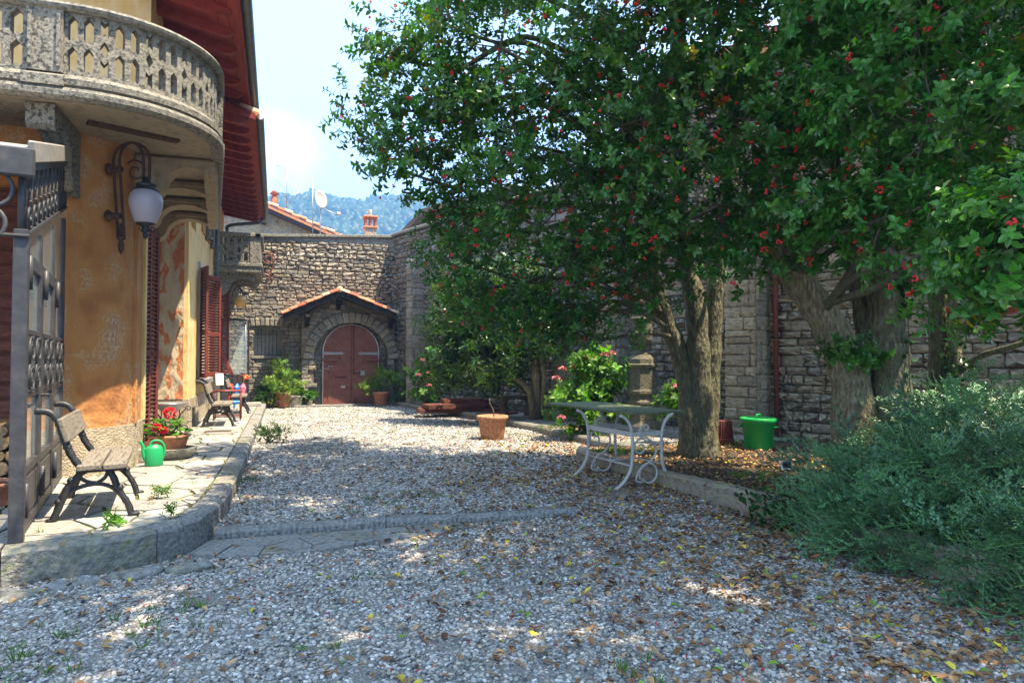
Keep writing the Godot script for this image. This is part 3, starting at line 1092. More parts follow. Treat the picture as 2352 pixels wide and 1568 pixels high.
func roofs() -> void:
	for r in [[-9.3, -15.1, -0.5, 6.2, -1.7, 6.5, "roof"], [-13.2, -22.95, -0.4, 5.82, -1.61, 6.06, "roof"]]:
		var n := node_part(r[6], HOUSE)
		var z0: float = r[0]
		var z1: float = r[1]
		var a := Vector3(r[2], r[3], 0)
		var b := Vector3(r[4], r[5], 0)
		var run := b - a
		var cnt := 8
		var roll := rot(Vector3(0, 0, 1), atan2(-run.y, -run.x))
		for k in cnt:
			var c := a + run * ((k + 0.5) / cnt)
			var st := S()
			box(st, Vector3(c.x, c.y, (z0 + z1) * 0.5), Vector3(run.length() / cnt - 0.008, 0.02, z0 - z1), 0.004, roll)
			obj("soffit_board", st, M.red_wood, n)
		var z := z0 - 0.08
		while z > z1:
			var st := S()
			var p := PackedVector2Array([Vector2(0, 0), Vector2(run.length() - 0.1, 0), Vector2(run.length() - 0.1, -0.04), Vector2(run.length() - 0.16, -0.1), Vector2(run.length() - 0.26, -0.13), Vector2(0, -0.15)])
			prism(st, p, 0.09, Transform3D(Basis(-run.normalized(), Vector3(-run.y, run.x, 0).normalized() * (1.0 if run.x > 0 else -1.0), Vector3(0, 0, -1)), Vector3(b.x, b.y - 0.012, z)))
			obj("rafter", st, M.red_wood, n)
			z -= 0.62
		var st := S()
		box(st, Vector3(r[2] + 0.012, r[3] + 0.03, (z0 + z1) * 0.5), Vector3(0.025, 0.12, z0 - z1), 0.003)
		obj("fascia_board", st, M.red_wood, n)
		# gutter
		st = S(true)
		var gp := []
		for k in 9:
			var t := PI + PI * k / 8.0
			gp.append(Vector2(r[2] + 0.1 + cos(t) * 0.07, r[3] + 0.06 + sin(t) * 0.07))
		for k in 8:
			quad(st, Vector3(gp[k].x, gp[k].y, z0), Vector3(gp[k + 1].x, gp[k + 1].y, z0), Vector3(gp[k + 1].x, gp[k + 1].y, z1), Vector3(gp[k].x, gp[k].y, z1))
		obj("gutter", st, M.copper_grey, n)
		# covering: a tiled slope rising towards the ridge
		st = S()
		var e0 := Vector3(r[2] + 0.06, r[3] + 0.06, 0)
		var e1 := Vector3(-6.5, r[3] + 2.3, 0)
		var rl := e1 - e0
		box(st, (e0 + e1) * 0.5 + Vector3(0, 0.02, (z0 + z1) * 0.5), Vector3(rl.length(), 0.06, z0 - z1), 0.0, rot(Vector3(0, 0, 1), atan2(-rl.y, -rl.x)))
		obj("deck", st, M.tile1, n)
		z = z0 - 0.1
		while z > z1:
			st = S(true)
			var pts := [e0 + Vector3(0.02, 0.05, z), e0 + rl * 0.05 + Vector3(0, 0.055, z)]
			tube(st, pts, [0.09, 0.075], 8)
			obj("roof_tile", st, [M.tile0, M.tile1, M.tile2][rng.randi() % 3], n)
			z -= 0.2
		# the far end is closed by a board
		st = S()
		quad(st, Vector3(r[2], r[3], z1), Vector3(r[4], r[5], z1), Vector3(r[4], r[5] + 0.4, z1), Vector3(r[2], r[3] + 0.1, z1))
		quad(st, Vector3(r[2], r[3], z0), Vector3(r[4], r[5], z0), Vector3(r[4], r[5] + 0.4, z0), Vector3(r[2], r[3] + 0.1, z0))
		obj("end_board", st, M.red_wood, n)

# a line in plan with outward normals, walked by length
var bal := Curve2D.new()

func bal_at(s: float, off: float, y: float) -> Vector3:
	var t := bal.get_baked_length()
	s = clampf(s, 0.0, t)
	var p := bal.sample_baked(s, false)
	var d := (bal.sample_baked(minf(s + 0.04, t), false) - bal.sample_baked(maxf(s - 0.04, 0), false)).normalized()
	var n := Vector2(-d.y, d.x)
	return Vector3(p.x + n.x * off, y, p.y + n.y * off)

func sweep(st: SurfaceTool, prof: Array, s0: float, s1: float, step := 0.08) -> void:
	var n := maxi(1, int((s1 - s0) / step))
	for i in n:
		for j in prof.size():
			var p: Vector2 = prof[j]
			var q: Vector2 = prof[(j + 1) % prof.size()]
			var a := lerpf(s0, s1, float(i) / n)
			var b := lerpf(s0, s1, float(i + 1) / n)
			quad(st, bal_at(a, p.x, p.y), bal_at(b, p.x, p.y), bal_at(b, q.x, q.y), bal_at(a, q.x, q.y))
	for s in [s0, s1]:
		for j in range(1, prof.size() - 1):
			tri(st, bal_at(s, prof[0].x, prof[0].y), bal_at(s, prof[j].x, prof[j].y), bal_at(s, prof[j + 1].x, prof[j + 1].y))

func pierced(st: SurfaceTool, s0: float, s1: float, y0: float, y1: float, hole: Array, outer: float, inner: float, at: Callable) -> void:
	# a rectangular cell with a star-shaped hole (hole in -1..1)
	var hw := (s1 - s0) * 0.5
	var hh := (y1 - y0) * 0.5
	var angs := []
	for p in hole:
		angs.append(fposmod(atan2(p.y * hh, p.x * hw), TAU))
	for c in [[1, 1], [-1, 1], [-1, -1], [1, -1]]:
		angs.append(fposmod(atan2(c[1] * hh, c[0] * hw), TAU))
	angs.sort()
	var rin := []
	var rout := []
	for a in angs:
		var d := Vector2(cos(a), sin(a))
		var t := minf(hw / maxf(1e-6, absf(d.x)), hh / maxf(1e-6, absf(d.y)))
		rout.append(d * t)
		var best := 0.0
		for k in hole.size():
			var p := Vector2(hole[k].x * hw, hole[k].y * hh)
			var q := Vector2(hole[(k + 1) % hole.size()].x * hw, hole[(k + 1) % hole.size()].y * hh)
			var x = Geometry2D.segment_intersects_segment(Vector2.ZERO, d * 3.0, p, q)
			if x != null:
				best = maxf(best, x.length())
			elif absf(d.cross(p.normalized())) < 1e-4 and d.dot(p) > 0:
				best = maxf(best, p.length())
		rin.append(d * best)
	var cs := (s0 + s1) * 0.5
	var cy := (y0 + y1) * 0.5
	for k in angs.size():
		var j := (k + 1) % angs.size()
		var A: Vector2 = rin[k]
		var B: Vector2 = rin[j]
		var C: Vector2 = rout[j]
		var D: Vector2 = rout[k]
		quad(st, at.call(cs + A.x, outer, cy + A.y), at.call(cs + B.x, outer, cy + B.y), at.call(cs + C.x, outer, cy + C.y), at.call(cs + D.x, outer, cy + D.y))
		quad(st, at.call(cs + A.x, inner, cy + A.y), at.call(cs + D.x, inner, cy + D.y), at.call(cs + C.x, inner, cy + C.y), at.call(cs + B.x, inner, cy + B.y))
		quad(st, at.call(cs + A.x, outer, cy + A.y), at.call(cs + A.x, inner, cy + A.y), at.call(cs + B.x, inner, cy + B.y), at.call(cs + B.x, outer, cy + B.y))

const HEX := [Vector2(0, .86), Vector2(.6, .52), Vector2(.6, -.62), Vector2(.34, -.82), Vector2(.0, -.6), Vector2(-.34, -.82), Vector2(-.6, -.62), Vector2(-.6, .52)]
const TIE := [Vector2(.5, .85), Vector2(.5, -.85), Vector2(0, -.45), Vector2(-.5, -.85), Vector2(-.5, .85), Vector2(0, .45)]
const DIA := [Vector2(0, .8), Vector2(.62, 0), Vector2(0, -.8), Vector2(-.62, 0)]

func pattern(st: SurfaceTool, s: float, w: float, kind: int, y0: float, y1: float, o: float, i: float, at: Callable) -> void:
	if kind == 0:
		var m := (y0 + y1) * 0.5
		pierced(st, s, s + w, m, y1, HEX, o, i, at)
		pierced(st, s, s + w, y0, m, HEX, o, i, at)
	else:
		var t := (y1 - y0)
		pierced(st, s, s + w, y0 + t * 0.66, y1, TIE, o, i, at)
		pierced(st, s, s + w, y0 + t * 0.34, y0 + t * 0.66, DIA, o, i, at)
		pierced(st, s, s + w, y0, y0 + t * 0.34, TIE, o, i, at)

func bracket_poly(len: float, deep: float) -> PackedVector2Array:
	var pts := [[1, 0], [1, -.28], [.93, -.34], [.86, -.28], [.78, -.22], [.66, -.2], [.55, -.24], [.46, -.34], [.4, -.47], [.37, -.6], [.36, -.7], [.31, -.84], [.22, -.95], [.12, -1.0], [0, -1.0], [0, 0]]
	var p := PackedVector2Array()
	for q in pts:
		p.append(Vector2(q[0] * len, q[1] * deep))
	return p

func balcony() -> void:
	var b := node_part("bow_balcony", HOUSE)
	bal.bake_interval = 0.03
	bal.add_point(Vector2(-6, -7.42))
	bal.add_point(Vector2(-1.87, -7.42))
	for k in 17:
		var a := PI * 0.5 * (1.0 - k / 16.0)
		bal.add_point(Vector2(-1.86 + 1.25 * cos(a), -8.67 + 1.25 * sin(a)))
	bal.add_point(Vector2(-0.64, -9.2))
	bal.add_point(Vector2(-0.97, -13.3))
	var tot := bal.get_baked_length()
	var s_pier := bal.get_closest_offset(Vector2(-2.2, -7.42))
	var s_arc := bal.get_closest_offset(Vector2(-1.9, -7.42))
	var s_end := bal.get_closest_offset(Vector2(-0.65, -9.15))
	# the floor slab
	var poly := PackedVector2Array()
	var s := 0.0
	while s < tot:
		var p := bal_at(s, -0.05, 0)
		poly.append(Vector2(p.x, p.z))
		s += 0.15
	poly.append(Vector2(-1.0, -13.3))
	poly.append(Vector2(-3, -13.3))
	poly.append(Vector2(-6, -8.2))
	var st := S()
	prism(st, poly, 0.07, Transform3D(FLAT, Vector3(0, 3.965, 0)))
	obj("slab", st, M.soffit_stone, b)
	st = S()
	sweep(st, [Vector2(-.12, 3.94), Vector2(-.03, 3.93), Vector2(.02, 3.955), Vector2(.025, 4.0), Vector2(0.0, 4.035), Vector2(-.12, 4.037)], 0, tot)
	obj("slab_edge", st, M.balcony_stone, b)
	st = S()
	sweep(st, [Vector2(-.2, 4.036), Vector2(-.03, 4.036), Vector2(-.03, 4.06), Vector2(.0, 4.065), Vector2(.005, 4.12), Vector2(-.025, 4.15), Vector2(-.05, 4.175), Vector2(-.2, 4.18)], 0, tot)
	obj("base_moulding", st, M.balcony_stone, b)
	st = S()
	sweep(st, [Vector2(-.22, 4.765), Vector2(-.02, 4.765), Vector2(.01, 4.785), Vector2(.02, 4.81), Vector2(.0, 4.84), Vector2(-.06, 4.855), Vector2(-.18, 4.855), Vector2(-.24, 4.83)], 0, tot)
	obj("handrail", st, M.balcony_stone, b)
	# pierced panels
	var at := func(u, o, y): return bal_at(u, o, y)
	s = s_arc
	var k := 0
	while s < s_end - 0.05:
		st = S()
		var w := (s_end - s_arc) / 18.0
		for kind in [0, 0, 1]:
			pattern(st, s, w, kind, 4.18, 4.766, -.06, -.16, at)
			s += w
		obj("balustrade_panel", st, M.balcony_stone, b)
	s = s_pier
	for q in 4:
		st = S()
		for kind in [0, 0, 1]:
			s -= 0.165
			pattern(st, s, 0.165, kind, 4.18, 4.766, -.06, -.16, at)
		obj("balustrade_panel", st, M.balcony_stone, b)
	# piers: one where the bow begins, one at its far end
	for p in [[s_pier, s_arc], [s_end, s_end + 0.16]]:
		st = S()
		sweep(st, [Vector2(-.22, 4.18), Vector2(-.02, 4.18), Vector2(-.02, 4.77), Vector2(-.22, 4.77)], p[0], p[1], 0.05)
		var c: float = (p[0] + p[1]) * 0.5
		sweep(st, [Vector2(-.02, 4.22), Vector2(0.002, 4.23), Vector2(0.002, 4.72), Vector2(-.02, 4.73)], p[0] + 0.02, p[0] + 0.05, 0.05)
		sweep(st, [Vector2(-.02, 4.22), Vector2(0.002, 4.23), Vector2(0.002, 4.72), Vector2(-.02, 4.73)], p[1] - 0.05, p[1] - 0.02, 0.05)
		sweep(st, [Vector2(-.02, 4.04), Vector2(0.03, 4.04), Vector2(0.03, 4.13), Vector2(-.02, 4.16)], p[0] - 0.02, p[1] + 0.02, 0.05)
		obj("pier", st, M.balcony_stone, b)
	st = S()
	sweep(st, [Vector2(-.16, 4.18), Vector2(-.06, 4.18), Vector2(-.06, 4.77), Vector2(-.16, 4.77)], s_end + 0.16, tot)
	obj("parapet", st, M.balcony_stone, b)
	# moulded stone brackets
	for z in [-9.55, -10.7, -11.8, -12.9]:
		var x1 := lerpf(-0.72, -1.02, (-9.55 - z) / 3.35)
		var x0 := -1.6 if z > -10.0 else -2.1
		st = S()
		prism(st, bracket_poly(x1 - x0, 0.52), 0.3, Transform3D(Basis(Vector3(1, 0, 0), Vector3.UP, Vector3(0, 0, 1)), Vector3(x0, 3.95, z)), 0.012)
		box(st, Vector3((x0 + x1) * 0.5, 3.9, z + 0.15), Vector3(x1 - x0, 0.06, 0.36), 0.01)
		obj("bracket", st, M.soffit_stone, b)
	for x in [-2.02, -4.2]:
		st = S()
		prism(st, bracket_poly(0.95, 0.7), 0.24, Transform3D(Basis(Vector3(0, 0, 1), Vector3.UP, Vector3(-1, 0, 0)), Vector3(x, 3.95, -8.63)), 0.012)
		obj("bracket", st, M.balcony_stone, b)
	# edge beam under the straight side and the rusted iron showing through the soffit
	st = S()
	bar(st, Vector3(-0.78, 3.87, -9.3), Vector3(-1.05, 3.87, -13.2), 0.16, 0.16, 0.01)
	obj("edge_beam", st, M.soffit_stone, b)
	st = S()
	bar(st, Vector3(-1.85, 3.955, -8.15), Vector3(-1.05, 3.955, -8.55), 0.1, 0.05, 0.004)
	obj("exposed_iron_beam", st, M.rusty_iron, b)
	# small balcony over the far lamp
	var s2 := node_part("small_balcony", HOUSE)
	st = S()
	box(st, Vector3(-0.95, 3.83, -20.4), Vector3(1.16, 0.14, 2.6), 0.02)
	box(st, Vector3(-0.93, 3.95, -20.4), Vector3(1.2, 0.1, 2.66), 0.02)
	obj("slab", st, M.balcony_stone, s2)
	st = S()
	box(st, Vector3(-0.95, 4.72, -19.14), Vector3(1.16, 0.1, 0.2), 0.015)
	box(st, Vector3(-0.43, 4.72, -20.4), Vector3(0.2, 0.1, 2.72), 0.015)
	obj("handrail", st, M.balcony_stone, s2)
	st = S()
	var at2 := func(u, o, y): return Vector3(u, y, -19.14 + o)
	for q in 5:
		pattern(st, -1.5 + q * 0.17, 0.17, q % 2, 4.0, 4.67, 0.04, -0.04, at2)
	box(st, Vector3(-0.52, 4.33, -19.14), Vector3(0.26, 0.68, 0.12), 0.01)
	obj("balustrade_panel", st, M.balcony_stone, s2)
	st = S()
	var at3 := func(u, o, y): return Vector3(-0.43 + o, y, -19.3 - u)
	for q in 12:
		pattern(st, q * 0.19, 0.19, q % 2, 4.0, 4.67, 0.04, -0.04, at3)
	obj("balustrade_panel", st, M.balcony_stone, s2)
	for z in [-19.4, -20.5, -21.5]:
		st = S()
		prism(st, bracket_poly(1.0, 0.6), 0.24, Transform3D(Basis(Vector3(1, 0, 0), Vector3.UP, Vector3(0, 0, 1)), Vector3(-1.51, 3.76, z - 0.12)), 0.01)
		obj("bracket", st, M.balcony_stone, s2)

# ---------------------------------------------------------------- gate at the end
func arch_poly(cx: float, spring: float, r: float, a0: float, a1: float, n := 14) -> PackedVector2Array:
	var p := PackedVector2Array()
	for k in n + 1:
		var a := lerpf(a0, a1, float(k) / n)
		p.append(Vector2(cx + r * cos(a), spring + r * sin(a)))
	return p

func gate() -> void:
	var porch := thing("gate_porch", "stone gateway with a small tiled gable roof over the gate", "gateway", Vector3(0, 0, -23))
	var mats := [M.stone0, M.stone4, M.stone2, M.stone1, M.stone3]
	# front wall with the arched opening
	var out := PackedVector2Array([Vector2(1.14, 0.0)])
	out.append_array(arch_poly(2.3, 1.55, 1.16, PI, 0.0))
	out.append_array([Vector2(3.46, 0.0), Vector2(3.66, 0.0), Vector2(3.66, 2.85), Vector2(1.85, 3.5), Vector2(0.76, 2.9), Vector2(0.76, 0.0)])
	var st := S()
	prism(st, out, 0.3, Transform3D(Basis(), Vector3(0, 0, 0.04)))
	obj("core", st, M.mortar, porch)
	var skip := func(u, v, hw, hh):
		var d := Vector2(u - 2.3, maxf(0.0, v - 1.55)).length()
		var roof: float = 2.82 + (u - 0.76) * 0.5 if u < 1.85 else 3.42 - (u - 1.85) * 0.34
		return (v < 1.55 and absf(u - 2.3) < 1.14 + hw * 0.5) or (v >= 1.55 and d < 1.5 + maxf(hw, hh) * 0.4) or v + hh > roof
	place_stones(porch, lay(0.77, 3.65, 0.0, 3.5, Vector2(.1, .17), Vector2(.17, .36), skip), Vector3(0, 0, 0.34), Vector3.RIGHT, Vector3(0, 0, 1), 0.045, mats)
	for k in 21:
		var a := PI * (k + 0.5) / 21.0
		var c := Vector3(2.3 + 1.32 * cos(a), 1.55 + 1.32 * sin(a), 0.36)
		st = S()
		box(st, Vector3.ZERO, Vector3(0.33 * rf(.92, 1.04), 1.32 * PI / 21.0 - 0.02, 0.09), 0.025)
		var o := obj("voussoir", st, mats[rng.randi() % 5], porch)
		o.transform = Transform3D(rot(Vector3(0, 0, 1), a + rf(-.03, .03)), c)
	# recessed back wall around the doors
	place_stones(porch, lay(1.16, 3.44, 0.05, 2.7, Vector2(.1, .16), Vector2(.15, .3), func(u, v, hw, hh): return Vector2(u - 2.3, maxf(0.0, v - 1.75)).length() < 0.86), Vector3(0, 0, 0.0), Vector3.RIGHT, Vector3(0, 0, 1), 0.04, [M.stone3, M.stone1], 60)
	# roof
	var rdg := Vector2(1.86, 3.62)
	for side in [[Vector2(0.22, 2.86), 7], [Vector2(3.62, 2.93), 7]]:
		var e: Vector2 = side[0]
		var d := (e - rdg)
		var dirn := Vector3(d.x, d.y, 0).normalized()
		var ang := atan2(d.y, d.x)
		st = S()
		box(st, Vector3((e.x + rdg.x) * 0.5, (e.y + rdg.y) * 0.5, 0.5), Vector3(d.length(), 0.04, 1.0), 0.0, rot(Vector3(0, 0, 1), ang))
		obj("roof_boards", st, M.dark_wood, porch)
		st = S()
		box(st, Vector3((e.x + rdg.x) * 0.5, (e.y + rdg.y) * 0.5 - 0.09, 0.95), Vector3(d.length(), 0.13, 0.08), 0.01, rot(Vector3(0, 0, 1), ang))
		obj("rafter", st, M.dark_wood, porch)
		for col in 6:
			for row in side[1]:
				st = S()
				var l: float = d.length() / side[1]
				var p: Vector3 = Vector3(rdg.x, rdg.y, 0) + dirn * (row * l) + Vector3(0, 0.045 + 0.012 * (row % 2), 0.98 - col * 0.17)
				for q in 6:
					var t0 := PI * q / 6.0
					var t1 := PI * (q + 1) / 6.0
					var up := Vector3(-dirn.y, dirn.x, 0)
					if up.y < 0:
						up = -up
					var r0 := 0.075
					var r1 := 0.09
					quad(st, p + Vector3(0, 0, cos(t0) * r0) + up * sin(t0) * r0, p + Vector3(0, 0, cos(t1) * r0) + up * sin(t1) * r0, p + dirn * l * 1.12 + Vector3(0, 0, cos(t1) * r1) + up * (sin(t1) * r1 + .012), p + dirn * l * 1.12 + Vector3(0, 0, cos(t0) * r1) + up * (sin(t0) * r1 + .012))
				obj("roof_tile", st, [M.tile0, M.tile1, M.tile2, M.tile3][rng.randi() % 4], porch)
	st = S(true)
	tube(st, [Vector3(1.86, 3.69, 1.02), Vector3(1.86, 3.69, 0.0)], 0.1, 10)
	obj("ridge_tile", st, M.tile2, porch)
	for x in [[0.92, 1.0], [3.5, -1.0], [1.86, 1.0]]:
		st = S()
		var y: float = 2.9 if x[0] != 1.86 else 3.45
		for k in 4:
			box(st, Vector3(x[0], y - 0.09 * k - 0.05, 0.66 - 0.08 * k), Vector3(0.14, 0.085, 0.62 - 0.16 * k), 0.012)
		obj("corbel", st, M.dark_wood, porch)
	# the doors
	var g := thing("red_gate", "arched double gate of brick red boards with iron strap hinges", "gate", Vector3(0, 0, -22.93))
	st = S(true)
	var fr := [Vector3(1.43, 0.1, 0.05)]
	for p in arch_poly(2.3, 1.78, 0.87, PI, 0.0, 24):
		fr.append(Vector3(p.x, p.y, 0.05))
	fr.append(Vector3(3.17, 0.1, 0.05))
	tube(st, fr, 0.018, 6)
	obj("frame_strip", st, M.white_metal, g)
	for sd in [-1.0, 1.0]:
		var leaf := node_part("door_leaf", g)
		var p := PackedVector2Array([Vector2(2.3 + sd * 0.006, 0.12)])
		for k in 15:
			var a := PI * 0.5 * (1.0 - k / 14.0)
			p.append(Vector2(2.3 + sd * (0.006 + 0.85 * cos(a)), 1.78 + 0.855 * sin(a)))
		p.append(Vector2(2.3 + sd * 0.856, 0.12))
		st = S()
		prism(st, p, 0.06, Transform3D(Basis(), Vector3(0, 0, 0.02)), 0.006)
		obj("panel", st, M.gate_red, leaf)
		# strap hinge with a leaf-shaped end
		st = S()
		prism(st, PackedVector2Array([Vector2(0, -.045), Vector2(.5, -.03), Vector2(.54, -.055), Vector2(.58, -.02), Vector2(.66, 0), Vector2(.58, .02), Vector2(.54, .055), Vector2(.5, .03), Vector2(0, .045)]), 0.014, Transform3D(Basis(Vector3(-sd, 0, 0), Vector3.UP, Vector3(0, 0, 1)), Vector3(2.3 + sd * 0.84, 1.73, 0.082)))
		obj("strap_hinge", st, M.steel, leaf)
		st = S()
		bar(st, Vector3(2.3 + sd * 0.95, 1.52, 0.16), Vector3(2.3 + sd * 0.36, 1.53, 0.13), 0.05, 0.07, 0.015)
		obj("draw_bar", st, M.gate_red, leaf)
		st = S(true)
		tube(st, [Vector3(2.3 + sd * 0.42, 1.48, 0.08), Vector3(2.3 + sd * 0.42, 1.48, 0.2)], 0.018, 6)
		obj("bar_pin", st, M.steel, leaf)
	var w := node_part("wicket_door", g)
	st = S()
	box(st, Vector3(1.84, 0.79, 0.085), Vector3(0.5, 1.32, 0.02), 0.004)
	obj("panel", st, M.gate_red, w)
	st = S()
	box(st, Vector3(1.59, 1.28, 0.1), Vector3(0.02, 0.16, 0.012), 0.003)
	box(st, Vector3(1.66, 1.32, 0.1), Vector3(0.14, 0.025, 0.01), 0.003)
	box(st, Vector3(1.52, 1.25, 0.1), Vector3(0.12, 0.025, 0.01), 0.003)
	obj("hinge", st, M.steel, w)
	st = S()
	box(st, Vector3(2.05, 0.67, 0.102), Vector3(0.14, 0.08, 0.02), 0.008)
	obj("lock_case", st, M.lead_white, w)
	st = S(true)
	tube(st, [Vector3(1.82, 0.91, 0.105), Vector3(1.82, 0.98, 0.105), Vector3(2.14, 0.98, 0.105)], 0.009, 6)
	obj("bolt", st, M.iron, w)
	st = S(true)
	tube(st, [Vector3(2.37, 2.62, 0.1), Vector3(2.38, 1.05, 0.1)], 0.012, 6)
	tube(st, [Vector3(2.39, 1.1, 0.1), Vector3(2.6, 1.12, 0.1)], 0.012, 6)
	obj("espagnolette_rod", st, M.iron, g)
	st = S()
	box(st, Vector3(2.66, 1.1, 0.09), Vector3(0.14, 0.16, 0.02), 0.004)
	obj("lock_plate", st, M.steel, g)
	st = S(true)
	tube(st, [Vector3(2.27, 0.64, 0.1), Vector3(2.72, 0.64, 0.1), Vector3(2.72, 0.56, 0.1)], 0.009, 6)
	tube(st, [Vector3(2.42, 0.16, 0.1), Vector3(2.42, 0.3, 0.1), Vector3(2.52, 0.3, 0.1)], 0.009, 6)
	obj("bolt", st, M.iron, g)
	# threshold slab and a brick on end beside the gate
	st = S()
	box(st, Vector3(2.0, 0.1, -22.3), Vector3(3.6, 0.09, 0.3), 0.015)
	struct(obj("threshold", st, M.granite))

# ---------------------------------------------------------------- behind the walls
func neighbours() -> void:
	var n := thing("neighbour_house", "old stone house with a sloping tiled roof beyond the end wall", "house", Vector3(0, 0, -31))
	var st := S()
	prism(st, PackedVector2Array([Vector2(-6, 0), Vector2(5, 0), Vector2(5, 5.6), Vector2(3.2, 6.3), Vector2(-1.2, 8.05), Vector2(-6, 6.0)]), 5.0, Transform3D(Basis(), Vector3(0, 0, -5)))
	obj("wall", st, M.rubble, n)
	st = S()
	bar(st, Vector3(-1.2, 8.2, 0.35), Vector3(5.2, 5.62, 0.35), 0.06, 0.34, 0.01)
	obj("barge_board", st, M.fascia, n)
	for b in [0.1, 2.7]:
		st = S()
		box(st, Vector3(b - 0.6, 7.35 - b * 0.4, 0.2), Vector3(0.2, 0.25, 0.3), 0.01)
		obj("purlin_end", st, M.dark_wood, n)
	st = S()
	bar(st, Vector3(-1.2, 8.22, -2.5), Vector3(5.2, 5.64, -2.5), 6.0, 0.1)
	bar(st, Vector3(-1.2, 8.22, -2.5), Vector3(-6.5, 6.0, -2.5), 6.0, 0.1)
	obj("roof_deck", st, M.tile1, n)
	var dir := Vector3(6.4, -2.58, 0).normalized()
	for col in 4:
		for row in 22:
			st = S(true)
			var p := Vector3(-1.15, 8.33 + (0.05 if row % 2 else 0.0), 0.3 - col * 0.24) + dir * (row * 0.31)
			tube(st, [p, p + dir * 0.36 + Vector3(0, 0.02, 0)], [0.085, 0.105], 8)
			obj("roof_tile", st, [M.tile0, M.tile1, M.tile1, M.tile2][rng.randi() % 4], n)
	st = S()
	box(st, Vector3(-0.75, 8.6, -1.0), Vector3(0.5, 1.0, 0.5), 0.02)
	box(st, Vector3(-0.75, 9.15, -1.0), Vector3(0.66, 0.3, 0.62), 0.02)
	obj("chimney", st, M.rubble, n)
	st = S()
	lathe(st, [Vector2(.13, 0), Vector2(.13, .35), Vector2(.2, .4), Vector2(.26, .95), Vector2(0, .97)], 10, Transform3D(Basis(), Vector3(-0.72, 9.3, -1)))
	obj("chimney_cowl", st, M.steel, n)
	st = S(true)
	lathe(st, [Vector2(.14, 0), Vector2(.15, .5), Vector2(.11, .52), Vector2(.11, .62), Vector2(.2, .64), Vector2(.08, .8), Vector2(0, .84)], 12, Transform3D(Basis(), Vector3(-0.1, 8.0, -0.6)))
	obj("chimney_pot", st, M.tile0, n)
	st = S(true)
	lathe(st, [Vector2(.12, 0), Vector2(.12, .5), Vector2(.14, .5), Vector2(.14, .56), Vector2(0, .56)], 12, Transform3D(Basis(), Vector3(3.95, 6.25, -0.6)))
	obj("chimney_pot", st, M.tile0, n)
	# aerials
	var a := thing("television_aerial", "tall thin television aerial mast on the tiled roof", "aerial", Vector3(0.4, 7.7, -31.2))
	st = S(true)
	tube(st, [Vector3.ZERO, Vector3(0, 2.3, 0)], 0.025, 6)
	tube(st, [Vector3(0.1, 0.45, 0), Vector3(0.55, 1.2, 0)], 0.012, 5)
	obj("mast", st, M.steel, a)
	st = S(true)
	tube(st, [Vector3(-0.5, 1.45, 0), Vector3(0.65, 0.95, 0)], 0.012, 5)
	for k in 7:
		var c := Vector3(-0.45 + 0.17 * k, 1.43 - 0.074 * k, 0)
		tube(st, [c + Vector3(0, -0.28, 0), c + Vector3(0, 0.28, 0)], 0.006, 4)
	obj("yagi", st, M.steel, a)
	st = S(true)
	tube(st, [Vector3(-0.4, 2.1, 0), Vector3(0.05, 1.98, 0)], 0.012, 5)
	for k in 7:
		tube(st, [Vector3(-0.42 + k * 0.07, 1.75, 0), Vector3(-0.42 + k * 0.07, 2.3, 0)], 0.004, 4)
		tube(st, [Vector3(-0.44, 1.76 + k * 0.09, 0), Vector3(0.02, 1.76 + k * 0.09, 0)], 0.004, 4)
	obj("grid_reflector", st, M.steel, a)
	var d := thing("satellite_dish", "pale satellite dish on a pole above the tiled roof", "satellite dish", Vector3(1.6, 6.4, -29.6))
	st = S(true)
	var xf := Transform3D(rot(Vector3(0.2, 1, 0), 0.85) * rot(Vector3.RIGHT, 1.3), Vector3(0.1, 1.7, 0.08))
	lathe(st, [Vector2(0, -.08), Vector2(.16, -.065), Vector2(.3, -.02), Vector2(.38, .02), Vector2(.39, .03), Vector2(.3, 0.0), Vector2(.16, -.045), Vector2(0, -.06)], 24, xf)
	obj("dish", st, M.lead_white, d)
	st = S(true)
	tube(st, [Vector3(-0.18, -0.4, -0.1), Vector3(-0.22, 2.6, -0.1)], 0.025, 6)
	tube(st, [Vector3(0.1, 1.4, 0.0), Vector3(0.75, 1.05, 0.35)], 0.018, 5)
	tube(st, [Vector3(0.1, -0.4, -0.1), Vector3(0.12, 1.5, -0.05)], 0.03, 6)
	obj("pole", st, M.steel, d)
	st = S()
	box(st, Vector3(0.8, 1.1, 0.38), Vector3(0.16, 0.12, 0.12), 0.02)
	obj("feed_horn", st, M.lead_white, d)
	var ch := thing("brick_chimney", "short plastered chimney with a little brick roof beyond the wall", "chimney", Vector3(4.05, 5.75, -32.2))
	st = S()
	box(st, Vector3(0, 0.85, 0), Vector3(0.5, 1.9, 0.5), 0.015)
	obj("stack", st, M.rubble, ch)
	for k in [-1, 0, 1]:
		for q in [-1, 1]:
			st = S()
			box(st, Vector3(k * 0.22, 2.02, q * 0.2), Vector3(0.09, 0.45, 0.09), 0.005)
			obj("brick_post", st, M.tile0, ch)
	st = S()
	box(st, Vector3(0, 1.8, 0), Vector3(0.62, 0.07, 0.62), 0.01)
	box(st, Vector3(0, 2.28, 0), Vector3(0.66, 0.08, 0.66), 0.02)
	obj("cap", st, M.tile1, ch)
	st = S(true)
	lathe(st, [Vector2(.1, 0), Vector2(.08, .2), Vector2(.09, .34), Vector2(0, .36)], 8, Transform3D(Basis(), Vector3(0, 2.3, 0)))
	obj("finial", st, M.rubble, ch)
	# a house behind the corner, and a yellow one behind the garden wall
	var c := thing("corner_house", "cream house with dark eaves just behind the wall corner", "house", Vector3(8.3, 0, -28.4))
	st = S()
	box(st, Vector3(0, 3.3, 0), Vector3(5.0, 6.6, 6.0))
	obj("wall", st, M.cream, c)
	st = S()
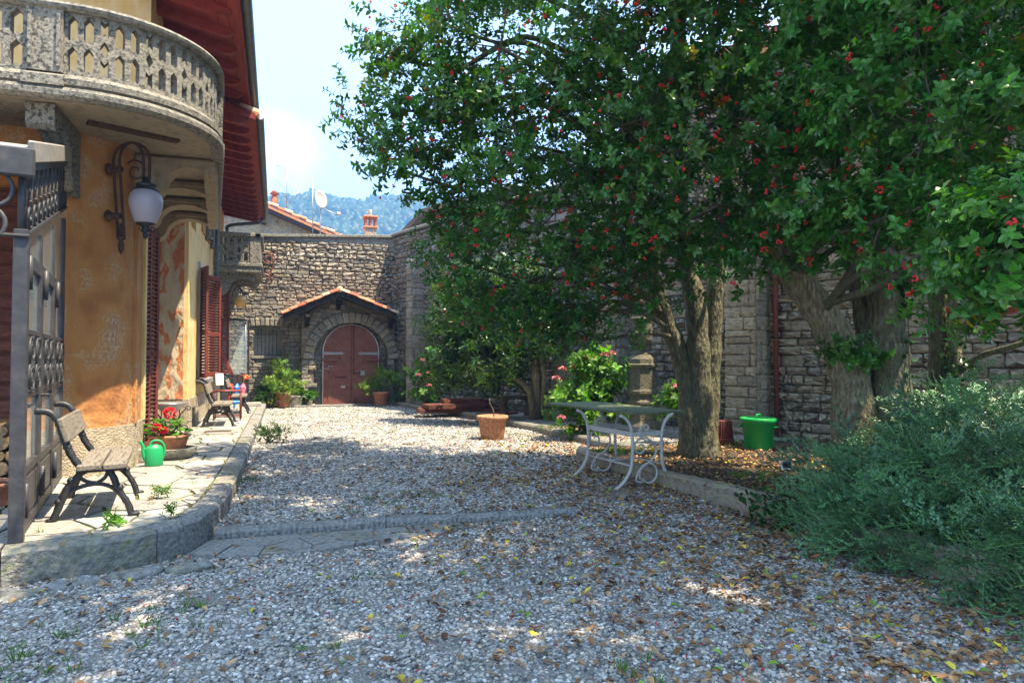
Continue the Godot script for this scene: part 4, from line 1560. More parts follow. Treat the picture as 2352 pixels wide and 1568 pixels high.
	bar(st, Vector3(-3.3, 6.9, 0), Vector3(0.2, 8.1, 0), 7.2, 0.16)
	bar(st, Vector3(3.3, 6.9, 0), Vector3(0.2, 8.1, 0), 7.2, 0.16)
	obj("roof", st, M.fascia, c)
	var y := thing("yellow_house", "tall yellow plastered house glimpsed above the garden wall", "house", Vector3(17.5, 0, -16.5), 0.33)
	st = S()
	box(st, Vector3(0, 5.5, 0), Vector3(6.0, 11.0, 12.0))
	obj("wall", st, M.cream, y)
	st = S()
	box(st, Vector3(0, 11.1, 0), Vector3(7.2, 0.2, 13.2), 0.02)
	obj("eaves", st, M.red_wood, y)

func hill() -> void:
	var n := FastNoiseLite.new()
	n.seed = 11
	n.frequency = 0.006
	var st := S(true)
	var W := 60
	var H := 24
	var g := []
	var xfs := []
	var cols := []
	for i in W + 1:
		var row := []
		for j in H + 1:
			row.append(hill_at(-420.0 + i * 20.0, -330.0 - j * 20.0, n))
		g.append(row)
	for i in W:
		for j in H:
			quad(st, g[i][j], g[i + 1][j], g[i + 1][j + 1], g[i][j + 1])
	struct(obj("hill", st, M.soil))
	var cr := S(true)
	lump(cr, Vector3(1, 0.95, 1), 5, Vector3.ZERO, 7, 10, 0.55)
	for k in 14000:
		var x := rf(-160, 330)
		var z := rf(-345, -760)
		var p := hill_at(x, z, n)
		var s := rf(2.6, 4.8)
		xfs.append(Transform3D(rot(Vector3.UP, rf(0, TAU)).scaled(Vector3(s, s * rf(.9, 1.35), s)), p + Vector3(0, s * 0.45, 0)))
		var t := rf(0.6, 1.35)
		cols.append(Color(.05 * t * rf(.8, 1.4), .095 * t, .028 * t))
	var w := copies("hillside_wood", mesh_of(cr), M.soft_leaf, xfs, cols)
	tag(w, "dense green wood covering the distant hillside", "wood")
	stuff(w)

func hill_at(x: float, z: float, n: FastNoiseLite) -> Vector3:
	var ridge := 123.0 + 9.0 * sin(x * 0.021 + 0.6) + 12.0 * n.get_noise_1d(x * 2.0) + maxf(0.0, x - 40.0) * 0.16
	var t := clampf((-z - 330.0) / 290.0, 0.0, 1.3)
	var up := sin(minf(t, 1.0) * PI * 0.5)
	if t > 1.0:
		up = 1.0 - (t - 1.0) * 1.2
	return Vector3(x, ridge * up + 6.0 * n.get_noise_2d(x * 3.0, z * 3.0) - 2.0, z)

# ---------------------------------------------------------------- beds on the right
func beds() -> void:
	var g := Node3D.new()
	g.name = "garden_bed"
	add_child(g)
	struct(g)
	var near := PackedVector2Array()
	for p in BED:
		near.append(p + Vector2(0.14, 0))
	near.append_array([Vector2(5.0, -9.75), Vector2(5.95, -9.5), Vector2(9.5, -9.3), Vector2(12.5, 3)])
	var st := S()
	prism(st, near, 0.3, Transform3D(FLAT, Vector3(0, -0.12, 0)))
	obj("soil", st, M.soil, g)
	kerb_line(BED, g, [M.concrete_kerb], 0.15, -0.1, 0.235, 1.9, 1.0)
	var t := Node3D.new()
	t.name = "garden_terrace"
	add_child(t)
	struct(t)
	kerb_line(TERRACE, t, [M.mossy_granite], 0.15, -0.1, 0.215, 1.2, 1.0)
	var area := PackedVector2Array()
	for p in TERRACE:
		area.append(p + Vector2(0.16, -0.02))
	area.append(Vector2(3.8, -22.8))
	area.append(Vector2(8.4, -9.55))
	st = S()
	prism(st, area, 0.3, Transform3D(FLAT, Vector3(0, -0.115, 0)))
	obj("bedding", st, M.soil, t)
	var sp := []
	for k in 70:
		sp.append(Vector2(rf(4.6, 7.6), rf(-16.0, -9.5)))
	flags(t, area, sp, 0.2, [M.apron, M.mossy_granite, M.flag3], 0.014, 0.04)

# ---------------------------------------------------------------- entrance on the left
func entrance() -> void:
	var turn := atan2(0.46, 2.81)
	var e := thing("glazed_entrance_screen", "grey iron and glass entrance doors with scrollwork, standing open", "door", Vector3(-1.68, 0.25, -5.69), turn)
	var L3 := 2.847 / 3.0
	var st := S()
	box(st, Vector3(0, 1.08, 0), Vector3(0.09, 2.16, 0.09), 0.006)
	obj("post", st, M.grey_iron, e)
	for k in 3:
		var d := node_part("door_leaf", e)
		d.position = Vector3(0, 0, -0.05 - k * L3)
		var z1 := -L3 + 0.02
		st = S()
		for z in [-0.03, z1 + 0.03]:
			box(st, Vector3(0, 1.02, z), Vector3(0.05, 2.02, 0.06), 0.005)
		for y in [[0.06, 0.1], [0.46, 0.06], [1.0, 0.04], [1.46, 0.04], [1.98, 0.1]]:
			box(st, Vector3(0, y[0], z1 * 0.5), Vector3(0.046, y[1], -z1 - 0.12), 0.005)
		obj("frame", st, M.grey_iron, d)
		st = S()
		box(st, Vector3(0, 0.26, z1 * 0.5), Vector3(0.02, 0.34, -z1 - 0.12), 0.0)
		box(st, Vector3(0.01, 0.26, z1 * 0.5), Vector3(0.02, 0.28, -z1 - 0.2), 0.008)
		obj("kick_panel", st, M.grey_iron, d)
		for y in [[0.73, 0.5], [1.23, 0.42], [1.705, 0.45]]:
			st = S()
			box(st, Vector3(-0.006, y[0], z1 * 0.5), Vector3(0.006, y[1], -z1 - 0.12))
			obj("pane", st, M.pane, d)
		st = S(true)
		for q in 2:
			var cz := z1 * (0.3 + 0.4 * q)
			for sy in [-1.0, 1.0]:
				var c := Vector3(0.03, 1.23 + sy * 0.1, cz)
				tube(st, spiral(c, Vector3(0, 0, 1), Vector3(0, sy, 0), 0.115, 0.02, -1.2, 9.5, 26), 0.011, 5)
				tube(st, spiral(c + Vector3(0, sy * 0.02, -0.08), Vector3(0, 0, -1), Vector3(0, sy, 0), 0.1, 0.02, -1.2, 9.0, 24), 0.009, 5)
		obj("scrollwork", st, M.grey_iron, d)
		for y in [0.15, 1.75]:
			st = S(true)
			tube(st, [Vector3(0.04, y, -0.01), Vector3(0.04, y + 0.24, -0.01)], 0.022, 8)
			obj("hinge", st, M.grey_iron, d)
		if k == 1:
			st = S()
			box(st, Vector3(0.05, 0.97, -0.06), Vector3(0.06, 0.02, 0.12), 0.006)
			obj("handle", st, M.iron, d)
		# transom light above, its top following the slope of the canopy
		var t0 := 0.26 * k
		var ya := 2.12 + 0.24 * k
		st = S()
		box(st, Vector3(0, 2.06 + ya * 0.0 + (ya - 2.02) * 0.5, z1 + 0.03), Vector3(0.046, ya - 2.0 + 0.2, 0.05), 0.004)
		obj("transom_post", st, M.grey_iron, d)
		st = S()
		prism(st, PackedVector2Array([Vector2(0, 2.03), Vector2(-z1, 2.03), Vector2(-z1, ya + 0.24), Vector2(0, ya)]), 0.006, Transform3D(Basis(Vector3(0, 0, -1), Vector3.UP, Vector3(1, 0, 0)), Vector3(-0.003, 0, 0)))
		obj("transom_pane", st, M.pane, d)
	# sloping canopy with an iron frieze
	var c := thing("entrance_canopy", "sloping metal canopy with curled iron frieze above the glass doors", "canopy", Vector3(-1.68, 0, -5.69), turn)
	var A := Vector3(0.02, 2.38, 0.0)
	var B := Vector3(0.02, 3.12, -2.82)
	var up := Vector3(0, 0.47, 0)
	st = S()
	bar(st, A, B, 0.04, 0.025)
	bar(st, A + up, B + up, 0.05, 0.05)
	obj("frieze_rail", st, M.grey_iron, c)
	for k in 10:
		st = S(true)
		var p := A.lerp(B, (k + 0.5) / 10.0)
		for s in [-1.0, 1.0]:
			tube(st, spiral(p + Vector3(0, 0.235 + s * 0.11, 0.05 * s), Vector3(0, 0, s), Vector3(0, s, 0), 0.115, 0.025, -1.4, 8.0, 22), 0.011, 5)
		tube(st, [p + Vector3(0, 0, -0.12), p + Vector3(0, 0.47, -0.12)], 0.01, 5)
		obj("scroll", st, M.grey_iron, c)
	st = S()
	bar(st, Vector3(-1.5, 2.95, 0.08), Vector3(-1.5, 3.72, -2.85), 3.1, 0.05, 0.01)
	obj("roof_sheet", st, M.canopy_paint, c)
	st = S()
	box(st, Vector3(-1.5, 2.86, 0.1), Vector3(3.16, 0.2, 0.06), 0.012)
	obj("front_fascia", st, M.grey_iron, c)
	st = S()
	bar(st, Vector3(0.06, 2.94, 0.1), Vector3(0.06, 3.7, -2.85), 0.05, 0.15, 0.01)
	obj("side_fascia", st, M.canopy_paint, c)
	st = S(true)
	tube(st, spiral(Vector3(-0.18, 2.66, 0.06), Vector3.LEFT, Vector3.UP, 0.17, 0.03, 0.6, 9.5, 26), 0.016, 6)
	tube(st, spiral(Vector3(-0.2, 2.45, 0.06), Vector3.LEFT, Vector3.DOWN, 0.17, 0.03, -0.8, 9.0, 26), 0.016, 6)
	tube(st, [Vector3(-0.6, 2.36, 0.06), Vector3(0.05, 2.36, 0.06)], 0.014, 6)
	tube(st, [Vector3(0.0, 2.36, 0.0), Vector3(0.0, 2.9, 0.0)], 0.03, 6)
	obj("scroll_bracket", st, M.grey_iron, c)
	# slatted red shutter on the wall behind
	var s := thing("slatted_red_shutter", "wide red brown slatted shutter behind the glass doors", "shutter", Vector3(-3.45, 0.95, -8.53))
	for k in 15:
		st = S()
		box(st, Vector3(0, 0.08 + k * 0.155, 0), Vector3(1.9, 0.13, 0.03), 0.012, rot(Vector3.RIGHT, -0.2))
		obj("slat", st, M.old_red_board, s)
	st = S()
	box(st, Vector3(0, 1.15, -0.03), Vector3(2.0, 2.4, 0.03))
	obj("backing", st, M.old_red_board, s)
	for k in 26:
		st = S()
		var r := rf(0.04, 0.075)
		lathe(st, [Vector2(0, 0), Vector2(r, 0), Vector2(r * 0.96, 0.34), Vector2(0, 0.34)], 7, Transform3D(Basis(), Vector3.ZERO), 0.06)
		var o := thing("firewood_log", "split firewood log in the pile behind the glass doors", "log", Vector3(-2.42 - (k % 6) * 0.15 + rf(-.02, .02), 0.31 + int(k / 6.0) * 0.125, -8.5), 0, "firewood logs stacked behind the glass doors")
		o.rotation = Vector3(PI / 2, 0, rf(-0.05, 0.05))
		obj("log", st, M.firewood, o)
	flowerpot("terracotta_trough", "terracotta pot on the floor behind the iron door post", Vector3(-2.3, 0.25, -7.25), 0.2, 0.2, M.terracotta)

func flowerpot(called: String, label: String, at: Vector3, r: float, h: float, m: Material) -> Node3D:
	var t := thing(called, label, "pot", at)
	var st := S(true)
	lathe(st, [Vector2(0, 0), Vector2(r * .72, 0), Vector2(r * .74, .01), Vector2(r * .92, h * .82), Vector2(r, h * .83), Vector2(r * 1.02, h * .9), Vector2(r, h * .99), Vector2(r * .95, h), Vector2(r * .88, h * .97), Vector2(r * .85, h * .8)], 28, Transform3D(Basis(), Vector3.ZERO))
	obj("pot", st, m, t)
	st = S(true)
	lathe(st, [Vector2(0, h * .86), Vector2(r * .86, h * .84)], 20)
	obj("earth", st, M.soil, t)
	return t

# ---------------------------------------------------------------- lamps and other things on the facade
func facade_things() -> void:
	var l := thing("globe_wall_lamp", "frosted glass globe lamp on a rusty arched wall bracket", "lamp", Vector3(-1.75, 0, -8.74))
	var d := Vector3(0.94, 0, 0.34).normalized()
	var st := S(true)
	for o in [-0.035, 0.035]:
		var p := [Vector3(0.06, 2.85, 0) + d * (0.06 + o)]
		for k in 13:
			var a := PI - PI * k / 12.0
			p.append(Vector3(0, 3.72 + sin(a) * 0.2, 0) + d * (0.23 + cos(a) * (0.17 - o)))
		p.append(d * (0.4 - o) + Vector3(0, 3.5, 0))
		tube(st, p, 0.016, 6)
	tube(st, spiral(d * 0.28 + Vector3(0, 3.6, 0), d, Vector3.UP, 0.13, 0.03, 2.4, -6.0, 22), 0.012, 5)
	obj("arm", st, M.rusty_iron, l)
	for y in [3.62, 3.1]:
		st = S(true)
		lathe(st, [Vector2(0.0, -.02), Vector2(.06, -.02), Vector2(.07, 0), Vector2(.04, .03), Vector2(.03, .14)], 10, Transform3D(rot(Vector3(d.z, 0, -d.x), PI / 2) * Basis(), Vector3(-0.03, y, 0) + d * 0.02))
		obj("wall_plate", st, M.rusty_iron, l)
	st = S(true)
	lathe(st, [Vector2(0, -.16), Vector2(.03, -.1), Vector2(.035, -.04), Vector2(.02, 0), Vector2(.05, .02), Vector2(.05, .035), Vector2(.025, .05), Vector2(.022, .18), Vector2(0, .2)], 10, Transform3D(Basis(), Vector3(0.06, 2.83, 0) + d * 0.06))
	obj("finial", st, M.rusty_iron, l)
	var g := d * 0.4 + Vector3(0, 3.2, 0)
	st = S(true)
	lathe(st, [Vector2(.09, -.19), Vector2(.115, -.16), Vector2(.15, -.07), Vector2(.172, .02), Vector2(.172, .08), Vector2(.155, .14), Vector2(.12, .18), Vector2(.09, .2)], 28, Transform3D(Basis(), g))
	obj("globe", st, M.glass_globe, l)
	st = S(true)
	lathe(st, [Vector2(.125, .175), Vector2(.13, .19), Vector2(.1, .21), Vector2(.1, .235), Vector2(.11, .25), Vector2(.05, .27), Vector2(.03, .33), Vector2(0, .34)], 20, Transform3D(Basis(), g))
	obj("cap", st, M.iron, l)
	st = S(true)
	lathe(st, [Vector2(0, -.36), Vector2(.02, -.34), Vector2(.03, -.31), Vector2(.015, -.29), Vector2(.05, -.27), Vector2(.03, -.24), Vector2(.04, -.21), Vector2(.1, -.195), Vector2(.1, -.18)], 16, Transform3D(Basis(), g))
	for s in 3:
		var a := TAU * s / 3.0
		tube(st, spiral(g + Vector3(cos(a), 0, sin(a)) * 0.07 + Vector3(0, -.24, 0), Vector3(cos(a), 0, sin(a)), Vector3.UP, 0.04, 0.01, -2.0, 3.0, 10), 0.006, 4)
	obj("gallery", st, M.iron, l)
	var f := thing("amber_globe_lamp", "small amber globe lamp hanging under the far balcony", "lamp", Vector3(-1.5, 0, -19.6))
	st = S(true)
	lathe(st, [Vector2(0, -.16), Vector2(.1, -.13), Vector2(.16, -.03), Vector2(.15, .07), Vector2(.08, .14), Vector2(.05, .15)], 20, Transform3D(Basis(), Vector3(0.62, 3.05, 0)))
	obj("globe", st, M.amber_globe, f)
	st = S(true)
	tube(st, curve([Vector3(0, 3.2, 0), Vector3(0.2, 3.45, 0), Vector3(0.5, 3.5, 0), Vector3(0.62, 3.35, 0), Vector3(0.62, 3.18, 0)], 4), 0.013, 6)
	tube(st, spiral(Vector3(0.25, 3.38, 0), Vector3.RIGHT, Vector3.UP, 0.1, 0.02, 2.0, -6.0, 18), 0.009, 5)
	obj("arm", st, M.iron, f)
	# a glass and iron side gate at the end of the pavement
	var s := thing("glazed_side_gate", "black iron side gate with tall glass and solid lower panel", "gate", Vector3(-1.48, 0.25, -21.6))
	st = S()
	for x in [0.03, 0.74]:
		box(st, Vector3(x, 1.22, 0), Vector3(0.05, 2.44, 0.05), 0.005)
	for y in [0.84, 2.42]:
		box(st, Vector3(0.385, y, 0), Vector3(0.68, 0.04, 0.045), 0.005)
	obj("frame", st, M.iron, s)
	st = S()
	box(st, Vector3(0.385, 0.42, 0), Vector3(0.66, 0.8, 0.02), 0.0)
	obj("lower_panel", st, M.grey_iron, s)
	st = S()
	box(st, Vector3(0.385, 1.63, 0), Vector3(0.66, 1.54, 0.006))
	obj("pane", st, M.pane, s)
	st = S(true)
	tube(st, [Vector3(0.66, 0.9, 0.03), Vector3(0.66, 2.36, 0.03)], 0.008, 5)
	for y in [0.95, 2.3]:
		for q in 4:
			tube(st, spiral(Vector3(0.62, y, 0.03), Vector3.RIGHT.rotated(Vector3(0, 0, 1), q * PI / 2), Vector3.UP.rotated(Vector3(0, 0, 1), q * PI / 2), 0.07, 0.01, 0.0, 4.0, 10), 0.007, 4)
	obj("iron_flowers", st, M.steel, s)
	st = S()
	box(st, Vector3(0.67, 0.78, 0.03), Vector3(0.13, 0.13, 0.015), 0.004)
	obj("red_plate", st, M.red_cloth, s)
	st = S()
	prism(st, PackedVector2Array([Vector2(0, .04), Vector2(.012, .012), Vector2(.04, 0), Vector2(.012, -.012), Vector2(0, -.04), Vector2(-.012, -.012), Vector2(-.04, 0), Vector2(-.012, .012)]), 0.004, Transform3D(Basis(), Vector3(0.67, 0.78, 0.039)))
	obj("plate_star", st, M.paper, s)
	var a := thing("red_awning_arm", "slanting dark red iron arm propped against the house wall", "arm", Vector3(-1.38, 0, -19.9))
	st = S()
	bar(st, Vector3(-0.08, 2.0, 0), Vector3(0.3, 1.12, 0), 0.09, 0.1, 0.006)
	bar(st, Vector3(-0.1, 1.16, 0), Vector3(0.24, 1.2, 0), 0.03, 0.03)
	obj("arm", st, M.shutter_red, a)
	# old red scroll bracket high on the end wall
	var r := thing("red_scroll_bracket", "rusty red iron scroll bracket on the end wall by the balcony", "bracket", Vector3(-0.35, 0, -22.9))
	st = S(true)
	tube(st, spiral(Vector3(0.05, 4.65, 0), Vector3.RIGHT, Vector3.UP, 0.2, 0.03, 1.5, -6.0, 24), 0.016, 5)
	tube(st, spiral(Vector3(0.12, 4.2, 0), Vector3.RIGHT, Vector3.DOWN, 0.17, 0.02, 0.5, 8.0, 24), 0.014, 5)
	tube(st, curve([Vector3(-0.2, 4.85, 0), Vector3(0.2, 4.85, 0), Vector3(0.3, 4.6, 0), Vector3(0.12, 4.0, 0), Vector3(-0.05, 3.5, 0)], 5), 0.016, 5)
	obj("scroll", st, M.red_rust_pipe, r)

# ---------------------------------------------------------------- on the pavement
func make_bench(label: String, at: Vector3, turn: float) -> Node3D:
	var b := thing("park_bench", label, "bench", at, turn, "cast iron benches along the house")
	for z in [0.0, -1.04]:
		var st := S(true)
		var back := curve([Vector3(-.27, 0, z), Vector3(-.22, .14, z), Vector3(-.17, .26, z), Vector3(-.09, .38, z), Vector3(-.16, .52, z), Vector3(-.21, .66, z), Vector3(-.25, .78, z), Vector3(-.31, .85, z), Vector3(-.4, .86, z)], 4)
		var rad := []
		for k in back.size():
			rad.append(0.024 + 0.006 * absf(sin(k * 1.7)) + (0.008 if k == 0 else 0.0))
		tube(st, back, rad, 8)
		var front := curve([Vector3(.27, 0, z), Vector3(.24, .1, z), Vector3(.17, .22, z), Vector3(.14, .31, z), Vector3(.1, .38, z)], 4)
		rad = []
		for k in front.size():
			rad.append(0.022 + 0.006 * absf(sin(k * 1.4 + 1.0)) + (0.008 if k == 0 else 0.0))
		tube(st, front, rad, 8)
		tube(st, curve([Vector3(-.2, .2, z), Vector3(-.1, .25, z), Vector3(0.02, .27, z), Vector3(.12, .24, z), Vector3(.19, .17, z)], 4), 0.017, 7)
		tube(st, curve([Vector3(-.12, .36, z), Vector3(-.06, .3, z), Vector3(.02, .28, z), Vector3(.08, .32, z), Vector3(.1, .38, z)], 4), 0.015, 7)
		tube(st, [Vector3(-.12, .378, z), Vector3(.2, .378, z)], 0.016, 7)
		for f in [Vector3(-.28, .012, z), Vector3(.29, .012, z)]:
			lump(st, Vector3(.045, .016, .03), 3, f, 4, 8, 0.1)
		for q in [Vector3(-.15, .31, z), Vector3(.18, .23, z), Vector3(-.18, .57, z), Vector3(-.23, .15, z)]:
			lump(st, Vector3(.034, .03, .034), 4, q, 4, 7, 0.2)
		obj("leg_frame", st, M.iron, b)
	for x in [-0.03, 0.15]:
		var st := S()
		box(st, Vector3(x, 0.412, -0.52), Vector3(0.165, 0.045, 1.22), 0.008, rot(Vector3(0, 0, 1), 0.03))
		obj("seat_plank", st, M.plank, b)
	var st := S()
	box(st, Vector3(-0.2, 0.71, -0.52), Vector3(0.04, 0.19, 1.22), 0.008, rot(Vector3(0, 0, 1), 0.3))
	obj("back_plank", st, M.plank, b)
	return b

func terrace_things() -> void:
	var b := make_bench("nearest iron bench with weathered planks beside the glass doors", Vector3(-1.36, 0.25, -6.36), 0.13)
	dup(b, "park_bench", "middle iron bench in the sun under the shuttered window", Vector3(-1.02, 0.25, -14.4), 0.02)
	dup(b, "park_bench", "farthest iron bench near the umbrellas and side gate", Vector3(-0.86, 0.25, -17.6), 0.02)
	# watering can
	var w := thing("watering_can", "mint green plastic watering can beside the geranium bowl", "watering can", Vector3(-1.36, 0.25, -9.3), 0.3)
	var st := S(true)
	lathe(st, [Vector2(0, 0), Vector2(.085, 0), Vector2(.09, .01), Vector2(.095, .1), Vector2(.088, .2), Vector2(.07, .235), Vector2(.04, .245), Vector2(.035, .255), Vector2(0, .25)], 20, Transform3D(Basis().scaled(Vector3(1.1, 1, .75)), Vector3.ZERO))
	obj("body", st, M.mint_plastic, w)
	st = S(true)
	tube(st, curve([Vector3(-.085, .07, 0), Vector3(-.115, .15, 0), Vector3(-.12, .24, 0), Vector3(-.15, .3, 0)], 4), [.026, .025, .024, .023, .022, .021, .02, .02, .02, .019, .019, .018, .018], 8)
	obj("spout", st, M.mint_plastic, w)
	st = S(true)
	tube(st, curve([Vector3(-.05, .24, 0), Vector3(-.02, .29, 0), Vector3(.05, .295, 0), Vector3(.1, .25, 0), Vector3(.115, .17, 0), Vector3(.1, .1, 0), Vector3(.085, .08, 0)], 4), 0.013, 8)
	obj("handle", st, M.mint_plastic, w)
	# geranium in a terracotta bowl on a stone dish
	var sd := thing("stone_dish", "rough round stone dish under the geranium bowl", "dish", Vector3(-1.26, 0.25, -9.95))
	st = S()
	lathe(st, [Vector2(0, 0), Vector2(.22, 0), Vector2(.3, .08), Vector2(.31, .13), Vector2(.25, .135), Vector2(.22, .1), Vector2(0, .1)], 18, Transform3D(), 0.02)
	obj("dish", st, M.mossy_granite, sd)
	var gb := flowerpot("geranium_bowl", "wide terracotta bowl holding the red geranium", Vector3(-1.28, 0.355, -9.95), 0.25, 0.2, M.terracotta)
	geranium(Vector3(-1.3, 0.5, -9.95))
	var cb := thing("stone_block", "small stone block at the foot of the tall shutters", "block", Vector3(-1.6, 0.25, -9.75))
	st = S()
	box(st, Vector3(0, 0.08, 0), Vector3(0.2, 0.17, 0.3), 0.015)
	obj("block", st, M.flag0, cb)
	# wire plant stand with a zinc basin
	var ps := thing("wire_plant_stand", "black wire plant stand holding a grey zinc basin", "plant stand", Vector3(-1.72, 0.25, -13.35))
	st = S(true)
	for s in [-1.0, 1.0]:
		tube(st, curve([Vector3(s * .2, 0, 0), Vector3(s * .1, .12, 0), Vector3(s * .16, .3, 0), Vector3(s * .26, .42, 0)], 5), 0.01, 5)
		tube(st, spiral(Vector3(s * .24, .07, 0), Vector3(s, 0, 0), Vector3.UP, .07, .015, 3.0, -4.0, 16), 0.008, 5)
		tube(st, spiral(Vector3(s * .3, .42, 0), Vector3(s, 0, 0), Vector3.UP, .05, .015, 3.0, -3.0, 12), 0.008, 5)
		tube(st, [Vector3(s * .16, 0, -.15), Vector3(s * .14, .42, -.1)], 0.009, 5)
	tube(st, [Vector3(-.2, .12, 0), Vector3(.2, .12, 0)], 0.008, 5)
	obj("stand", st, M.iron, ps)
	st = S(true)
	lathe(st, [Vector2(0, .38), Vector2(.14, .38), Vector2(.25, .5), Vector2(.28, .51), Vector2(.28, .525), Vector2(.24, .52), Vector2(.13, .41), Vector2(0, .41)], 22)
	obj("basin", st, M.steel, ps)
	# red tubular frame with a blue roll
	var rc := thing("red_folding_trolley", "red tubular folding trolley with a blue roll, between benches", "trolley", Vector3(-0.95, 0.25, -15.95))
	st = S(true)
	for x in [-.26, .26]:
		tube(st, [Vector3(x, 0, .12), Vector3(x, .6, .12)], 0.016, 6)
		tube(st, [Vector3(x, 0, -.3), Vector3(x, .6, -.3)], 0.016, 6)
		tube(st, [Vector3(x, .6, .14), Vector3(x, .6, -.32)], 0.018, 6)
	for z in [.12, -.3]:
		tube(st, [Vector3(-.28, .61, z), Vector3(.28, .61, z)], 0.02, 6)
		tube(st, [Vector3(-.26, .08, z), Vector3(.26, .08, z)], 0.014, 6)
	obj("frame", st, M.shutter_red, rc)
	st = S(true)
	tube(st, [Vector3(-.27, .38, .16), Vector3(.25, .38, .16)], 0.035, 10)
	obj("blue_roll", st, M.blue_plastic, rc)
	var pp := thing("paper_notice", "white paper sheet propped on the middle bench back", "paper", Vector3(-1.08, 1.02, -15.55), 0.3)
	st = S()
	box(st, Vector3(0, 0.1, 0), Vector3(0.15, 0.24, 0.004), 0.0, rot(Vector3.RIGHT, -0.2))
	obj("sheet", st, M.paper, pp)
	# umbrellas in a stand
	for u in [[-1.12, "red_cloth", "iron", "folded red umbrella with dark hooked handle by the side gate"], [-0.98, "blue_plastic", "shutter_red", "folded blue umbrella between the red and pink umbrellas"], [-0.84, "pink_cloth", "orange_wood", "folded pink umbrella with an orange wooden hooked handle"]]:
		var n := thing("umbrella", u[3], "umbrella", Vector3(u[0], 0.27, -19.0), 0.2, "folded umbrellas by the side gate")
		n.rotation.z = -0.12
		st = S()
		lathe(st, [Vector2(0, 0), Vector2(.02, .05), Vector2(.05, .3), Vector2(.075, .56), Vector2(.05, .6), Vector2(.015, .66)], 9, Transform3D(), 0.12)
		obj("canopy", st, M[u[1]], n)
		st = S(true)
		var hk := [Vector3(0, .6, 0), Vector3(0, .8, 0)]
		for k in 9:
			var a := PI - PI * 1.15 * k / 8.0
			hk.append(Vector3(.06 + .06 * cos(a), .8 + .07 * sin(a), 0))
		tube(st, hk, 0.014, 7)
		obj("handle", st, M[u[2]], n)
	var sl := thing("stone_slab", "loose pale stone slab at the end of the pavement", "slab", Vector3(-0.62, 0.25, -20.6), 0.2)
	st = S()
	box(st, Vector3(0, 0.05, 0), Vector3(0.5, 0.1, 0.3), 0.015)
	obj("slab", st, M.flag2, sl)
	var dr := thing("drain_cover", "small brown iron drain cover in the paving", "drain cover", Vector3(-0.95, 0.247, -13.4))
	st = S()
	for k in 5:
		box(st, Vector3(0, 0.008, -0.1 + k * 0.05), Vector3(0.42, 0.012, 0.03), 0.003)
	box(st, Vector3(0, 0.002, 0), Vector3(0.44, 0.006, 0.28))
	obj("grating", st, M.rusty_iron, dr)
	var vg := node_part("cellar_vent", HOUSE)
	st = S()
	for k in 8:
		box(st, Vector3(-1.476, 0.32 + k * 0.04, -14.75), Vector3(0.02, 0.025, 0.42), 0.004)
	obj("louvres", st, M.grey_iron, vg)

func leaf(st: SurfaceTool, xf: Transform3D, l: float, w: float, fold := 0.3, curl := 0.25, spiny := false, n := 4, col := Color.WHITE) -> void:
	# a leaf along +y, its upper side to +z
	var prev := []
	st.set_color(col)
	for i in n + 1:
		var t := float(i) / n
		var ww := w * 0.5 * sin(PI * pow(t, 0.85)) if i < n else 0.0
		if spiny and i > 0 and i < n:
			ww *= 1.16 if i % 2 == 1 else 0.84
		var y := l * t
		var zc := -curl * l * t * t
		var row := [xf * Vector3(-ww, y, zc + ww * fold), xf * Vector3(0, y, zc), xf * Vector3(ww, y, zc + ww * fold)]
		if i > 0:
			quad(st, prev[0], row[0], row[1], prev[1])
			quad(st, prev[1], row[1], row[2], prev[2])
		prev = row

func geranium(at: Vector3) -> void:
	var g := thing("red_geranium", "geranium with a red flower head and round leaves", "plant", at)
	var st := S(true)
	for k in 14:
		var a := rf(0, TAU)
		tube(st, curve([Vector3.ZERO, Vector3(cos(a) * .08, .1, sin(a) * .08), Vector3(cos(a) * rf(.1, .2), rf(.14, .24), sin(a) * rf(.1, .2))], 3), 0.005, 4)
	obj("stems", st, M.twig, g)
	st = S()
	for k in 110:
		var a := rf(0, TAU)
		var r := rf(.02, .26)
		var p := Vector3(cos(a) * r, rf(.04, .26) - r * 0.25, sin(a) * r)
		var xf := Transform3D(aim(Vector3(cos(a), rf(.1, .8), sin(a)), rf(-.5, .5)), p)
		var t := rf(.7, 1.3)
		leaf(st, xf, .085, .095, .25, .3, false, 4, Color(.1 * t, .24 * t, .03 * t))
	obj("leaves", st, M.soft_leaf, g)
	for c in [[Vector3(.03, .33, .08), 0.085], [Vector3(-.1, .16, .18), 0.04], [Vector3(-.02, .12, .2), 0.035]]:
		st = S()
		for k in 110:
			var d := Vector3(rf(-1, 1), rf(-.6, 1), rf(-1, 1)).normalized()
			leaf(st, Transform3D(aim(d + Vector3(rf(-.5, .5), rf(-.5, .5), rf(-.5, .5)), rf(0, TAU)), c[0] + d * c[1] * 0.65), .034, .034, .2, .2, false, 3)
		obj("flower_head", st, M.geranium_red, g)

